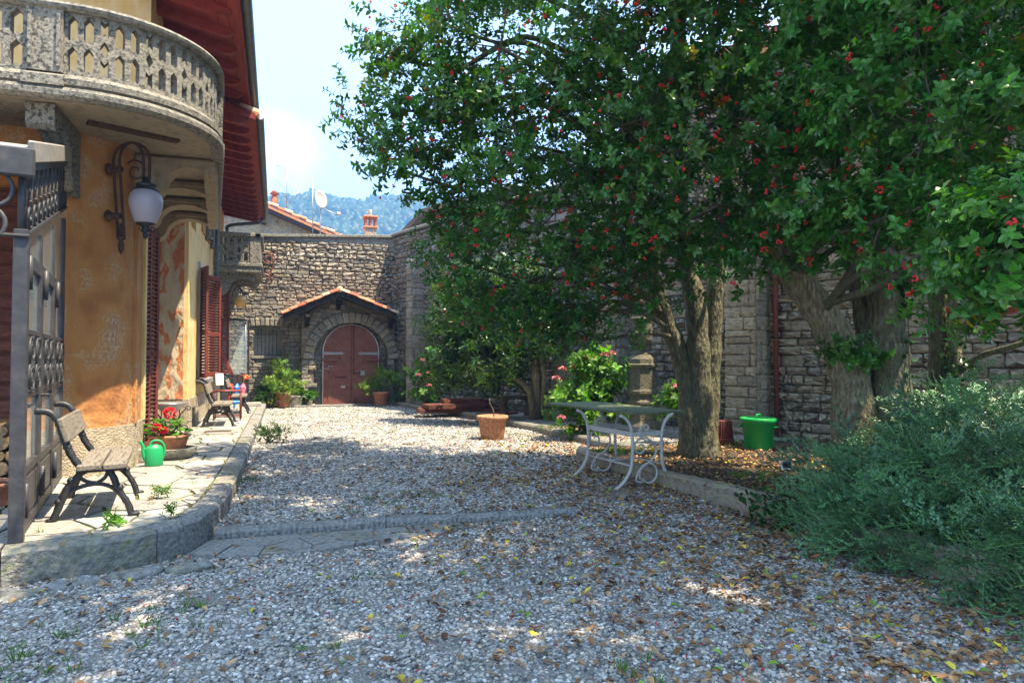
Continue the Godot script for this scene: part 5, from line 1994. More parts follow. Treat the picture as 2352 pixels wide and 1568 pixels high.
# ---------------------------------------------------------------- in the court
func court_things() -> void:
	var p := thing("terracotta_planter", "large empty terracotta pot with a dead stick on the gravel", "pot", Vector3(3.72, gh(3.72, -12.1) + 0.004, -12.1))
	var st := S(true)
	lathe(st, [Vector2(0, 0), Vector2(.2, 0), Vector2(.205, .01), Vector2(.225, .14), Vector2(.228, .145), Vector2(.24, .3), Vector2(.255, .31), Vector2(.255, .33), Vector2(.26, .35), Vector2(.285, .37), Vector2(.29, .4), Vector2(.28, .425), Vector2(.26, .43), Vector2(.24, .42), Vector2(.225, .33), Vector2(0, .33)], 36)
	obj("pot", st, M.old_terracotta, p)
	st = S(true)
	lathe(st, [Vector2(0, .345), Vector2(.22, .335)], 20)
	obj("earth", st, M.soil, p)
	st = S(true)
	tube(st, [Vector3(.02, .34, 0), Vector3(.03, .45, 0), Vector3(.0, .55, .01), Vector3(-.05, .64, 0), Vector3(-.06, .7, 0), Vector3(-.045, .73, 0)], [.014, .013, .011, .011, .012, .009], 7)
	tube(st, [Vector3(-.06, .34, .02), Vector3(-.08, .42, .02)], 0.009, 6)
	obj("dead_stick", st, M.twig, p)
	# stone topped iron table
	var t := thing("garden_table", "mossy stone slab table on white scrolled iron legs", "table", Vector3(3.95, gh(3.9, -7.6), -7.6), 0.1)
	st = S()
	box(st, Vector3(0.18, 0.831, -0.5), Vector3(0.76, 0.032, 2.05), 0.006)
	obj("stone_top", st, M.table_stone, t)
	for z in [0.55, -0.42]:
		for s in [-1.0, 1.0]:
			st = S(true)
			tube(st, curve([Vector3(s * .36, .815, z), Vector3(s * .29, .78, z), Vector3(s * .23, .7, z), Vector3(s * .2, .56, z), Vector3(s * .2, .36, z), Vector3(s * .22, .22, z), Vector3(s * .3, .09, z), Vector3(s * .42, 0.0, z)], 5), 0.019, 8)
			obj("leg", st, M.pale_iron, t)
		st = S(true)
		tube(st, spiral(Vector3(-.09, .45, z), Vector3.RIGHT, Vector3.UP, .11, .02, 0.4, 9.0, 26), 0.012, 6)
		tube(st, curve([Vector3(-.1, .56, z), Vector3(-.02, .56, z), Vector3(.12, .46, z), Vector3(.08, .32, z), Vector3(-.1, .2, z), Vector3(-.15, .08, z), Vector3(-.06, .0 + .06, z)], 5), 0.012, 6)
		tube(st, spiral(Vector3(.02, .15, z), Vector3.RIGHT, Vector3.UP, .13, .1, 3.6, -2.6, 18), 0.012, 6)
		tube(st, spiral(Vector3(-.02, .66, z), Vector3.LEFT, Vector3.UP, .07, .015, -2.0, 6.0, 16), 0.012, 6)
		tube(st, curve([Vector3(-.04, .6, z), Vector3(-.1, .6, z), Vector3(-.09, .69, z)], 4), 0.012, 6)
		obj("scroll", st, M.pale_iron, t)
		st = S()
		bar(st, Vector3(-.2, .6, z), Vector3(.2, .6, z), 0.012, 0.05)
		obj("cross_bar", st, M.pale_iron, t)
	st = S()
	bar(st, Vector3(-.2, .6, .55), Vector3(-.2, .6, -.42), 0.012, 0.055)
	bar(st, Vector3(.2, .6, .55), Vector3(.2, .6, -.42), 0.012, 0.055)
	obj("side_bar", st, M.pale_iron, t)
	st = S(true)
	for x in [-.21, .21]:
		tube(st, [Vector3(x, .25, .55), Vector3(x, .25, -.42)], 0.009, 6)
	tube(st, [Vector3(-.21, .25, .05), Vector3(.21, .25, .05)], 0.009, 6)
	obj("stretcher", st, M.pale_iron, t)
	# potted evergreens either side of the gate
	for q in [["evergreen_pot", "round terracotta tub left of the gate holding a bright shrub", Vector3(0.2, 0.115, -22.15), 0.27, 0.45], ["evergreen_pot", "tall terracotta tub right of the gate holding a loose shrub", Vector3(3.14, 0.115, -22.0), 0.26, 0.42]]:
		flowerpot(q[0], q[1], q[2], q[3], q[4], M.terracotta)

# ---------------------------------------------------------------- in the garden
func garden_things() -> void:
	var u := thing("urn_pedestal", "tall weathered octagonal stone pedestal with an urn behind the table", "pedestal", Vector3(6.22, 0.2, -11.15), 0.2)
	var st := S()
	lathe(st, [Vector2(0, 0), Vector2(.37, 0), Vector2(.37, .14), Vector2(.33, .2), Vector2(.31, .24), Vector2(.31, .52), Vector2(.33, .54), Vector2(.33, .57), Vector2(.27, .62), Vector2(.26, .68), Vector2(.31, .72), Vector2(.31, .76), Vector2(.28, .8), Vector2(.25, 1.16), Vector2(.29, 1.19), Vector2(.3, 1.23), Vector2(.27, 1.25), Vector2(.26, 1.33), Vector2(.18, 1.4), Vector2(.0, 1.42)], 8)
	obj("pedestal", st, M.old_stone, u)
	st = S(true)
	lathe(st, [Vector2(0, 1.4), Vector2(.13, 1.41), Vector2(.08, 1.46), Vector2(.065, 1.52), Vector2(.1, 1.57), Vector2(.17, 1.62), Vector2(.2, 1.68), Vector2(.19, 1.71), Vector2(.205, 1.74), Vector2(.205, 1.95), Vector2(.2, 1.98), Vector2(.23, 2.03), Vector2(.24, 2.06), Vector2(.2, 2.07), Vector2(.18, 1.9), Vector2(0, 1.88)], 20)
	obj("urn", st, M.old_stone, u)
	st = S()
	for k in 8:
		var a := TAU * (k + 0.5) / 8.0
		for q in 5:
			var b := TAU * q / 5.0
			leaf(st, Transform3D(Basis(Vector3(-sin(a), 0, cos(a)), Vector3.UP, Vector3(cos(a), 0, sin(a))) * rot(Vector3(0, 0, 1), b), Vector3(cos(a), 0, sin(a)) * 0.208 + Vector3(0, 1.85, 0)), .07, .035, .2, .05, false, 3)
	obj("carved_flowers", st, M.old_stone, u)
	dup(u, "urn_pedestal", "stone urn pedestal half hidden behind the hydrangea bush", Vector3(5.98, 0.2, -14.1), 0.5)
	dup(u, "urn_pedestal", "stone urn pedestal by the wall left of the laurel bush", Vector3(4.2, 0.1, -20.3), 0.3)
	var sb := thing("stone_bench", "old stone bench on carved feet under the laurel", "bench", Vector3(5.35, 0.2, -15.5), 0.25)
	st = S()
	box(st, Vector3(0, 0.45, 0), Vector3(1.0, 0.09, 0.42), 0.015)
	obj("seat_slab", st, M.old_stone, sb)
	for x in [-.34, .34]:
		st = S()
		prism(st, PackedVector2Array([Vector2(-.13, 0), Vector2(-.1, .12), Vector2(-.04, .2), Vector2(-.06, .3), Vector2(-.12, .4), Vector2(.12, .4), Vector2(.06, .3), Vector2(.1, .2), Vector2(.15, .1), Vector2(.13, 0)]), 0.1, Transform3D(Basis(Vector3(0, 0, 1), Vector3.UP, Vector3(-1, 0, 0)), Vector3(x + 0.05, 0, 0)), 0.01)
		obj("foot", st, M.old_stone, sb)
	# stacked red boards of an old stage
	var pieces := [[Vector3(4.55, 0.2, -17.4), 2.3, 0.7, 0.09, -0.1, "longest and lowest old red stage board in the stack"], [Vector3(4.5, 0.3, -17.35), 1.9, 0.62, 0.1, 0.1, "middle old red stage board lying in the stack"], [Vector3(4.7, 0.41, -17.55), 1.3, 0.55, 0.11, -0.05, "topmost old red stage board of the stack"], [Vector3(5.2, 0.2, -16.3), 1.1, 0.5, 0.05, 0.35, "thin red board lying flat before the stone bench"]]
	for q in pieces:
		var n := thing("stage_board", q[5], "board", q[0], q[4], "old red boards stacked by the laurel")
		var poly := PackedVector2Array([Vector2(-q[1] * .5, -q[2] * .5), Vector2(q[1] * .3, -q[2] * .5)])
		for k in 7:
			var a := -PI / 2 + PI / 2 * k / 6.0
			poly.append(Vector2(q[1] * .3 + q[1] * .2 * cos(a), q[2] * .5 + q[2] * sin(a)))
		poly.append(Vector2(-q[1] * .5, q[2] * .5))
		st = S()
		prism(st, poly, q[3] - 0.012, Transform3D(Basis(Vector3(1, 0, 0), Vector3(0, 0, -1), Vector3(0, 1, 0)), Vector3.ZERO), 0.004)
		obj("deck", st, M.old_red_board, n)
		if q[1] > 1.2:
			var nb := int(q[2] / 0.14)
			for k in nb:
				st = S()
				box(st, Vector3(-q[1] * .1, q[3] + 0.002, -q[2] * .5 + 0.07 + k * 0.14 - 0.0), Vector3(q[1] * .78, 0.016, 0.125), 0.004)
				obj("plank", st, M.old_red_board, n)
	# bin, upturned red pot, plant label
	var b := thing("green_bin", "green plastic lidded garden bin at the wall foot", "bin", Vector3(6.85, 0.18, -8.75), 0.3)
	st = S(true)
	lathe(st, [Vector2(0, 0), Vector2(.19, 0), Vector2(.195, .01), Vector2(.225, .32), Vector2(.235, .325), Vector2(.24, .42), Vector2(.25, .425)], 32)
	obj("body", st, M.green_plastic, b)
	st = S(true)
	lathe(st, [Vector2(.262, .41), Vector2(.268, .425), Vector2(.268, .46), Vector2(.255, .47), Vector2(.24, .465), Vector2(.22, .455), Vector2(0, .46)], 32)
	tube(st, curve([Vector3(-.05, .46, 0), Vector3(-.045, .51, 0), Vector3(.045, .51, 0), Vector3(.05, .46, 0)], 4), 0.014, 7)
	obj("lid", st, M.green_plastic, b)
	for s in [0.0, PI]:
		st = S(true)
		var c := Vector3(cos(s + 1.2), 0, sin(s + 1.2))
		var tn := Vector3(-c.z, 0, c.x)
		tube(st, [c * .23 + tn * -.08 + Vector3(0, .34, 0), c * .275 + tn * -.06 + Vector3(0, .34, 0), c * .275 + tn * .06 + Vector3(0, .34, 0), c * .23 + tn * .08 + Vector3(0, .34, 0)], 0.014, 6)
		obj("handle", st, M.green_plastic, b)
	var r := thing("upturned_red_pot", "ribbed red plastic pot upside down behind the trunk", "pot", Vector3(6.72, 0.18, -9.45))
	st = S()
	lathe(st, [Vector2(.17, 0), Vector2(.17, .09), Vector2(.155, .1), Vector2(.125, .37), Vector2(.11, .385), Vector2(0, .385)], 40, Transform3D(), 0.0)
	obj("pot", st, M.red_rust_pipe, r)
	for k in 24:
		var a := TAU * k / 24.0
		st = S()
		bar(st, Vector3(cos(a) * .157, .11, sin(a) * .157), Vector3(cos(a) * .128, .36, sin(a) * .128), 0.012, 0.012)
		obj("rib", st, M.red_rust_pipe, r)
	var pl := thing("plant_label", "small white framed plant label stuck in the bush", "label", Vector3(4.75, 0.2, -5.65), -0.4)
	st = S()
	box(st, Vector3(0, 0.28, 0), Vector3(0.11, 0.09, 0.006), 0.0, rot(Vector3.RIGHT, -0.4))
	obj("plate", st, M.paper, pl)
	st = S()
	box(st, Vector3(0, 0.282, 0.006), Vector3(0.08, 0.06, 0.003), 0.0, rot(Vector3.RIGHT, -0.4))
	obj("print", st, M.iron, pl)
	st = S(true)
	tube(st, [Vector3(0, 0, -.01), Vector3(0, .26, -.005)], 0.005, 5)
	obj("stake", st, M.steel, pl)

# ---------------------------------------------------------------- plants
func D(px: float, py: float, w: float) -> Vector3:
	# a survey point: sighted from the tripod at the origin, w metres ahead
	var pit := atan(44.0 / 1608.0)
	var yaw := atan(544.0 / 1608.0)
	var f0 := Vector3(sin(yaw), 0, -cos(yaw))
	var r := Vector3(cos(yaw), 0, sin(yaw))
	var f := f0 * cos(pit) + Vector3.UP * sin(pit)
	var u := r.cross(f)
	return Vector3(0, 1.5, 0) + (f + r * (px - 1176.0) / 1608.0 - u * (py - 784.0) / 1608.0) * w

func rdir() -> Vector3:
	while true:
		var v := Vector3(rf(-1, 1), rf(-1, 1), rf(-1, 1))
		if v.length_squared() < 1.0 and v.length_squared() > 0.01:
			return v.normalized()
	return Vector3.UP

func sprig(n: int, len: float, l: float, w: float, spiny: bool, spread: float, fold: float, curl: float, steps: int) -> Mesh:
	# a twig end with leaves all round it; leaf colours vary a little, the youngest at the tip are lighter
	var st := S()
	st.set_color(Color(.9, .7, .6))
	tube(st, [Vector3.ZERO, Vector3(0, len * 0.6, 0.006), Vector3(0, len, 0)], [0.0035, 0.003, 0.0015], 3, false)
	for k in n:
		var t := (k + 0.6) / n
		var a := k * 2.4 + rf(-.4, .4)
		var up := lerpf(spread, 0.9, t * t) + rf(-.2, .2)
		var d := Vector3(cos(a), up, sin(a)).normalized()
		var x := d.cross(Vector3.UP).normalized()
		if x.length() < 0.1:
			x = Vector3.RIGHT
		var z := x.cross(d)
		var tw := rot(d, rf(-.5, .5))
		var v := rf(0.7, 1.15) * lerpf(0.9, 1.25, t)
		leaf(st, Transform3D(tw * Basis(x, d, z), Vector3(0, len * t, 0)), l * rf(.75, 1.1), w * rf(.8, 1.1), fold, curl * rf(0.4, 1.6), spiny, steps, Color(v, v, v))
	return mesh_of(st)

func foliage(parent: Node, called: String, blobs: Array, meshes: Array, per: float, each: int, spread: float, m: Material, tone: Callable, size: Vector2, up: float) -> Array:
	# clusters of sprigs through the blobs, thicker towards their outside; returns [cluster, blob centre] pairs
	var sets := []
	var cols := []
	for q in meshes:
		sets.append([])
		cols.append([])
	var hubs := []
	for b in blobs:
		var n := int(maxf(3.0, per * b[1] * b[1]))
		for k in n:
			var d := rdir()
			var c: Vector3 = b[0] + d * b[1] * pow(rng.randf(), 0.4) * Vector3(1, 0.85, 1)
			hubs.append([c, b[0]])
			var bright := rf(0.75, 1.25)
			for i in each:
				var e := rdir()
				var p := c + e * spread * pow(rng.randf(), 0.5) * Vector3(1.15, 0.75, 1.15)
				var dir := (e * 0.8 + d * 0.5 + Vector3.UP * up + rdir() * 0.5).normalized()
				var s: float = rf(size.x, size.y) * (b[2] if b.size() > 2 else 1.0)
				var which := rng.randi() % meshes.size()
				sets[which].append(Transform3D(aim(dir, rf(0, TAU)).scaled(Vector3(s, s, s)), p))
				cols[which].append(tone.call(bright))
	for k in meshes.size():
		stuff(copies(called, meshes[k], m, sets[k], cols[k], parent))
	return hubs

func twigs(parent: Node, hubs: Array, r0: float, r1: float, m: Material, skip := 1) -> void:
	var st := S(true)
	for k in range(0, hubs.size(), skip):
		var c: Vector3 = hubs[k][0]
		var o: Vector3 = hubs[k][1]
		var mid := o.lerp(c, 0.5) + rdir() * o.distance_to(c) * 0.18
		tube(st, [o, mid, c, c + (c - mid).normalized() * 0.18], [r0, (r0 + r1) * 0.5, r1, r1 * 0.5], 4, false)
		for q in 2:
			var e := c + rdir() * 0.32
			tube(st, [mid.lerp(c, 0.5), c.lerp(e, 0.4) + rdir() * 0.05, e], [r1, r1 * 0.8, r1 * 0.4], 3, false)
	stuff(obj("twigs", st, m, parent))

func stem(parent: Node, called: String, pts: Array, r0: float, r1: float, m: Material, gnarl := 0.08, n := 12) -> Array:
	var p := curve(pts, 6)
	var rad := []
	for k in p.size():
		var t := float(k) / (p.size() - 1)
		rad.append(lerpf(r0, r1, t) * (1.0 + gnarl * sin(k * 1.9) + (0.35 * pow(1.0 - t, 10.0) if called == "trunk" else 0.0)))
	var st := S(true)
	tube(st, p, rad, n)
	obj(called, st, m, parent)
	return p

func holly_tone(b: float) -> Color:
	if rng.randf() < 0.007:
		return Color(.5, .38, .03)
	var t := b * rf(0.65, 1.35)
	return Color(.06 * t * rf(.75, 1.4), .175 * t, .03 * t)

func fresh_tone(b: float) -> Color:
	if rng.randf() < 0.006:
		return Color(.5, .4, .03)
	var t := b * rf(0.7, 1.35)
	return Color(.065 * t * rf(.75, 1.4), .215 * t, .034 * t)

func berries(parent: Node, hubs: Array, n: int, spread: float, reds: float) -> void:
	var st := S(true)
	for k in 7:
		var c := rdir() * 0.016
		lump(st, Vector3.ONE * 0.0065, k, c, 4, 6, 0.0)
	var mesh := mesh_of(st)
	var xfs := []
	var cols := []
	for k in n:
		var h: Array = hubs[rng.randi() % hubs.size()]
		var s := rf(1.0, 1.7)
		xfs.append(Transform3D(Basis(rdir(), rf(0, TAU)).scaled(Vector3(s, s, s)), h[0] + rdir() * spread * pow(rng.randf(), 0.4)))
		cols.append(Color(.55, .012, .012) if rng.randf() < reds else Color(.13, .25, .02))
	stuff(copies("berries", mesh, M.berry, xfs, cols, parent))

func limbs(parent: Node, blobs: Array, lines: Array, m: Material) -> void:
	for b in blobs:
		var best := Vector3.ZERO
		var bd := 1e9
		for l in lines:
			for p in l:
				var d: float = p.distance_to(b[0]) + maxf(0.0, p.y - b[0].y) * 1.5 + (100.0 if p.y < 1.6 else 0.0)
				if d < bd:
					bd = d
					best = p
		var c: Vector3 = b[0]
		var len := best.distance_to(c)
		var mid := best.lerp(c, 0.45) + Vector3.UP * len * 0.06 + rdir() * len * 0.1
		stem(parent, "limb", [best, mid, best.lerp(c, 0.75) + rdir() * len * 0.06, c], minf(0.05, 0.018 + len * 0.009), 0.012, m, 0.06, 7)

func trees() -> void:
	var sp := []
	for k in 3:
		sp.append(sprig(9, 0.13, 0.066, 0.036, k > 0, 0.15, 0.3, 0.25, 6))
	var spiny := []
	for k in 3:
		spiny.append(sprig(9, 0.12, 0.07, 0.042, true, 0.1, 0.4, 0.3, 7))
	# the big holly behind the table
	var t := thing("holly_tree", "large holly with three grey green stems behind the table", "tree")
	var base := D(1602, 1040, 9.7)
	base.y = 0.15
	var lines := []
	lines.append(stem(t, "trunk", [base + Vector3(-.12, 0, .04), D(1583, 900, 9.65), D(1560, 810, 9.65), D(1518, 700, 9.6), D(1492, 600, 9.5), D(1470, 450, 9.2), D(1430, 250, 9.0), D(1400, 60, 8.8)], 0.15, 0.07, M.bark))
	lines.append(stem(t, "trunk", [base + Vector3(.05, 0, .05), D(1606, 850, 9.6), D(1598, 700, 9.6), D(1575, 600, 9.6), D(1560, 420, 9.5), D(1560, 150, 9.2), D(1540, -200, 9.0)], 0.165, 0.09, M.bark))
	lines.append(stem(t, "trunk", [base + Vector3(.16, 0, -.06), D(1632, 850, 9.8), D(1640, 700, 9.8), D(1652, 590, 9.8), D(1680, 400, 9.7), D(1700, 150, 9.5), D(1720, -150, 9.3)], 0.145, 0.08, M.bark))
	for q in [[D(1495, 610, 9.45), D(1420, 640, 9.0), D(1330, 655, 8.7), D(1240, 690, 8.5)], [D(1490, 580, 9.4), D(1400, 585, 8.9), D(1300, 610, 8.6), D(1180, 600, 8.3)], [D(1560, 560, 9.5), D(1480, 640, 8.9), D(1420, 700, 8.6), D(1350, 720, 8.5)], [D(1650, 590, 9.7), D(1720, 560, 9.0), D(1800, 545, 8.4), D(1880, 500, 8.0)]]:
		stem(t, "limb", q, 0.045, 0.012, M.bark, 0.08, 7)
	var st := S(true)
	lump(st, Vector3(.33, .22, .3), 9, base + Vector3(.03, 0.08, 0), 7, 14, 0.35)
	obj("root_flare", st, M.bark, t)
	var blobs := []
	for b in [[990, 40, 8.6, .8], [968, 225, 8.6, .78], [1000, 385, 8.9, .72], [1075, 515, 9.1, .7], [1105, 615, 9.4, .55], [1150, 110, 8.2, 1.0], [1190, 330, 8.2, 1.05], [1245, 520, 8.6, .85], [1400, 60, 7.7, 1.05], [1430, 290, 7.7, 1.1], [1440, 480, 8.2, .85], [1370, 640, 9.2, .65], [1290, 700, 9.6, .45], [1440, 695, 9.6, .5], [1640, 40, 7.4, 1.0], [1660, 270, 7.4, 1.0], [1650, 470, 7.6, .75], [1500, 590, 8.8, .5], [1160, 690, 9.6, .42], [1230, 740, 9.8, .4], [1080, 670, 9.6, .3], [1330, 760, 9.9, .3], [905, 255, 8.6, .32], [880, 130, 8.7, .28], [915, 390, 8.8, .25], [1250, 200, 10.4, .8], [1500, 180, 10.5, 1.0], [1400, 420, 10.4, .7]]:
		blobs.append([D(b[0], b[1], b[2] * 0.86), b[3] * 0.88])
	var low := blobs.duplicate()
	for b in [[1000, -160, 8.8, .9], [1250, -220, 8.6, 1.3], [1560, -260, 8.6, 1.4], [1420, -420, 9.2, 1.4], [1750, -160, 8.6, 1.2], [1200, -120, 10.4, 1.2]]:
		blobs.append([D(b[0], b[1], b[2]), b[3], 1.25])
	limbs(t, blobs, lines, M.bark)
	var hubs := foliage(t, "leaves", blobs, sp, 16.0, 27, 0.38, M.holly_leaf, holly_tone, Vector2(.85, 1.25), 0.25)
	twigs(t, hubs, 0.011, 0.0045, M.twig)
	berries(t, hubs, 2200, 0.42, 0.62)
	# the nearer holly over the bush
	var u := thing("holly_tree", "near holly with a leaning trunk and an upright trunk over the bush", "tree")
	var b0 := D(1965, 1000, 7.0)
	b0.y = 0.1
	var b1 := D(2045, 1000, 7.0)
	b1.y = 0.1
	lines = []
	lines.append(stem(u, "trunk", [b0, D(1955, 880, 7.0), D(1900, 740, 7.0), D(1830, 640, 7.05), D(1760, 540, 7.1), D(1720, 470, 7.2)], 0.21, 0.11, M.pale_bark))
	lines.append(stem(u, "trunk", [b1, D(2042, 850, 7.0), D(2032, 720, 7.0), D(2042, 600, 7.0), D(2055, 420, 7.0), D(2040, 200, 7.0), D(2030, -100, 7.0), D(2010, -350, 7.0)], 0.205, 0.1, M.bark))
	lines.append(stem(u, "limb", [D(1990, 900, 7.05), D(1985, 760, 7.1), D(1965, 640, 7.2), D(1935, 500, 7.3), D(1910, 300, 7.3)], 0.1, 0.05, M.bark))
	blobs = []
	for b in [[1880, 50, 6.3, .9], [1890, 270, 6.3, .9], [1930, 440, 5.9, .62], [2110, 70, 5.4, .9], [2130, 290, 5.2, .8], [2140, 470, 4.9, .5], [2300, 560, 4.2, .36], [2330, 200, 4.8, .8], [2010, 560, 5.4, .36], [2240, 630, 4.3, .26], [2340, 630, 4.0, .22], [2420, 420, 4.4, .6], [1800, 540, 6.5, .42], [1760, 440, 7.2, .6], [1730, 330, 7.4, .6], [1680, 560, 8.2, .4], [1870, 560, 6.2, .32], [2000, 180, 7.6, 1.0], [2250, 420, 6.4, .7], [2480, 150, 5.5, .9]]:
		blobs.append([D(b[0], b[1], b[2]), b[3]])
	for b in [[1900, -200, 6.5, 1.2], [2200, -200, 5.8, 1.1]]:
		blobs.append([D(b[0], b[1], b[2]), b[3], 1.2])
	# the crown goes on above and beside the camera, and shades the gravel in front of it
	for ix in 5:
		for iz in 4:
			var x0: float = [2.5, 1.7, 1.1, 0.9][iz]
			blobs.append([Vector3(x0 + ix * 1.25 + rf(-.25, .25), 6.9 + rf(-.3, .9), -4.3 + iz * 1.35 + rf(-.25, .25)), rf(0.85, 1.05), 1.8])
	for b in [[Vector3(6.2, 5.6, -5.0), 1.2], [Vector3(5.2, 7.2, -6.0), 1.3], [Vector3(3.6, 7.2, -6.2), 1.2]]:
		blobs.append([b[0], b[1] * 0.9, 1.7])
	limbs(u, blobs, lines, M.bark)
	hubs = foliage(u, "leaves", blobs, spiny, 13.0, 34, 0.34, M.holly_leaf, fresh_tone, Vector2(.8, 1.15), 0.25)
	twigs(u, hubs, 0.011, 0.0045, M.twig, 1)
	berries(u, hubs, 1900, 0.38, 0.66)
	# low holly shoots at the fork of the near trunks
	var s := thing("holly_shoots", "tuft of dark holly shoots growing from the fork of trunks", "shrub", D(1945, 800, 6.75))
	st = S(true)
	tube(st, [Vector3(0.02, -.12, -.05), Vector3(0, 0, 0), Vector3(-.05, .1, .05)], 0.012, 5)
	obj("stem", st, M.twig, s)
	foliage(s, "leaves", [[Vector3(0, 0, 0.05), .22], [Vector3(-.12, 0.02, .08), .16], [Vector3(.1, -.06, .08), .16]], spiny, 60.0, 6, 0.12, M.holly_leaf, holly_tone, Vector2(.8, 1.1), 0.2)
	# slender trunks against the wall
	var v := thing("slender_tree", "slender bare trunk with side branches against the garden wall", "tree")
	stem(v, "trunk", [D(2158, 1000, 8.0), D(2160, 800, 8.0), D(2155, 600, 8.0), D(2150, 300, 8.1), D(2140, -100, 8.2)], 0.13, 0.09, M.bark)
	var v2 := stem(v, "trunk", [D(2196, 1000, 7.8), D(2196, 860, 7.8), D(2190, 740, 7.8), D(2192, 640, 7.8), D(2200, 400, 7.8)], 0.08, 0.05, M.pale_bark)
	stem(v, "limb", [D(2196, 765, 7.8), D(2240, 735, 7.6), D(2300, 715, 7.3), D(2370, 700, 7.0)], 0.045, 0.03, M.pale_bark, 0.06, 8)
	stem(v, "limb", [D(2196, 860, 7.8), D(2250, 820, 7.5), D(2310, 800, 7.2), D(2380, 780, 6.9)], 0.04, 0.026, M.bark, 0.06, 8)
	stem(v, "limb", [D(2230, 740, 7.6), D(2240, 690, 7.6), D(2280, 640, 7.5)], 0.03, 0.02, M.bark, 0.06, 8)
	foliage(v, "leaves", [[D(2150, 60, 8.0), .8], [D(2300, 240, 7.6), .7]], spiny, 12.0, 24, 0.34, M.holly_leaf, holly_tone, Vector2(.9, 1.2), 0.2)
	# ivy
	var ivy_leaf := S()
	leaf(ivy_leaf, Transform3D(), .05, .05, .15, .15, true, 4)
	var im := mesh_of(ivy_leaf)
	for iv in [["ivy", "ivy climbing the right edge of the upright holly trunk", [D(2092, 930, 6.8), D(2085, 700, 6.8), D(2078, 640, 6.8)], 110, 0.06], ["ivy", "ivy clump around the slender trunk above the bush", [D(2215, 930, 7.6), D(2200, 850, 7.6), D(2190, 800, 7.65)], 130, 0.13], ["ivy", "ivy trailing over the concrete kerb beside the bush", [Vector3(4.22, 0.26, -5.5), Vector3(4.2, 0.24, -5.0), Vector3(4.1, 0.03, -5.3)], 200, 0.13]]:
		var n := thing(iv[0], iv[1], "ivy", iv[2][0])
		var xfs := []
		var cols := []
		var path := []
		for q in curve(iv[2], 6):
			path.append(q - iv[2][0])
		st = S(true)
		tube(st, path, 0.008, 4)
		obj("stem", st, M.twig, n)
		for k in iv[3]:
			var q: Vector3 = path[rng.randi() % path.size()]
			var sc := rf(.7, 1.4)
			xfs.append(Transform3D(aim(Vector3(rf(-1, 1), rf(-1.2, .2), rf(-.3, 1)), rf(-.6, .6)).scaled(Vector3(sc, sc, sc)), q + rdir() * iv[4] * Vector3(1, .8, 1)))
			var t2 := rf(.6, 1.4)
			cols.append(Color(.03 * t2, .09 * t2, .02 * t2))
		stuff(copies("leaves", im, M.holly_leaf, xfs, cols, n))

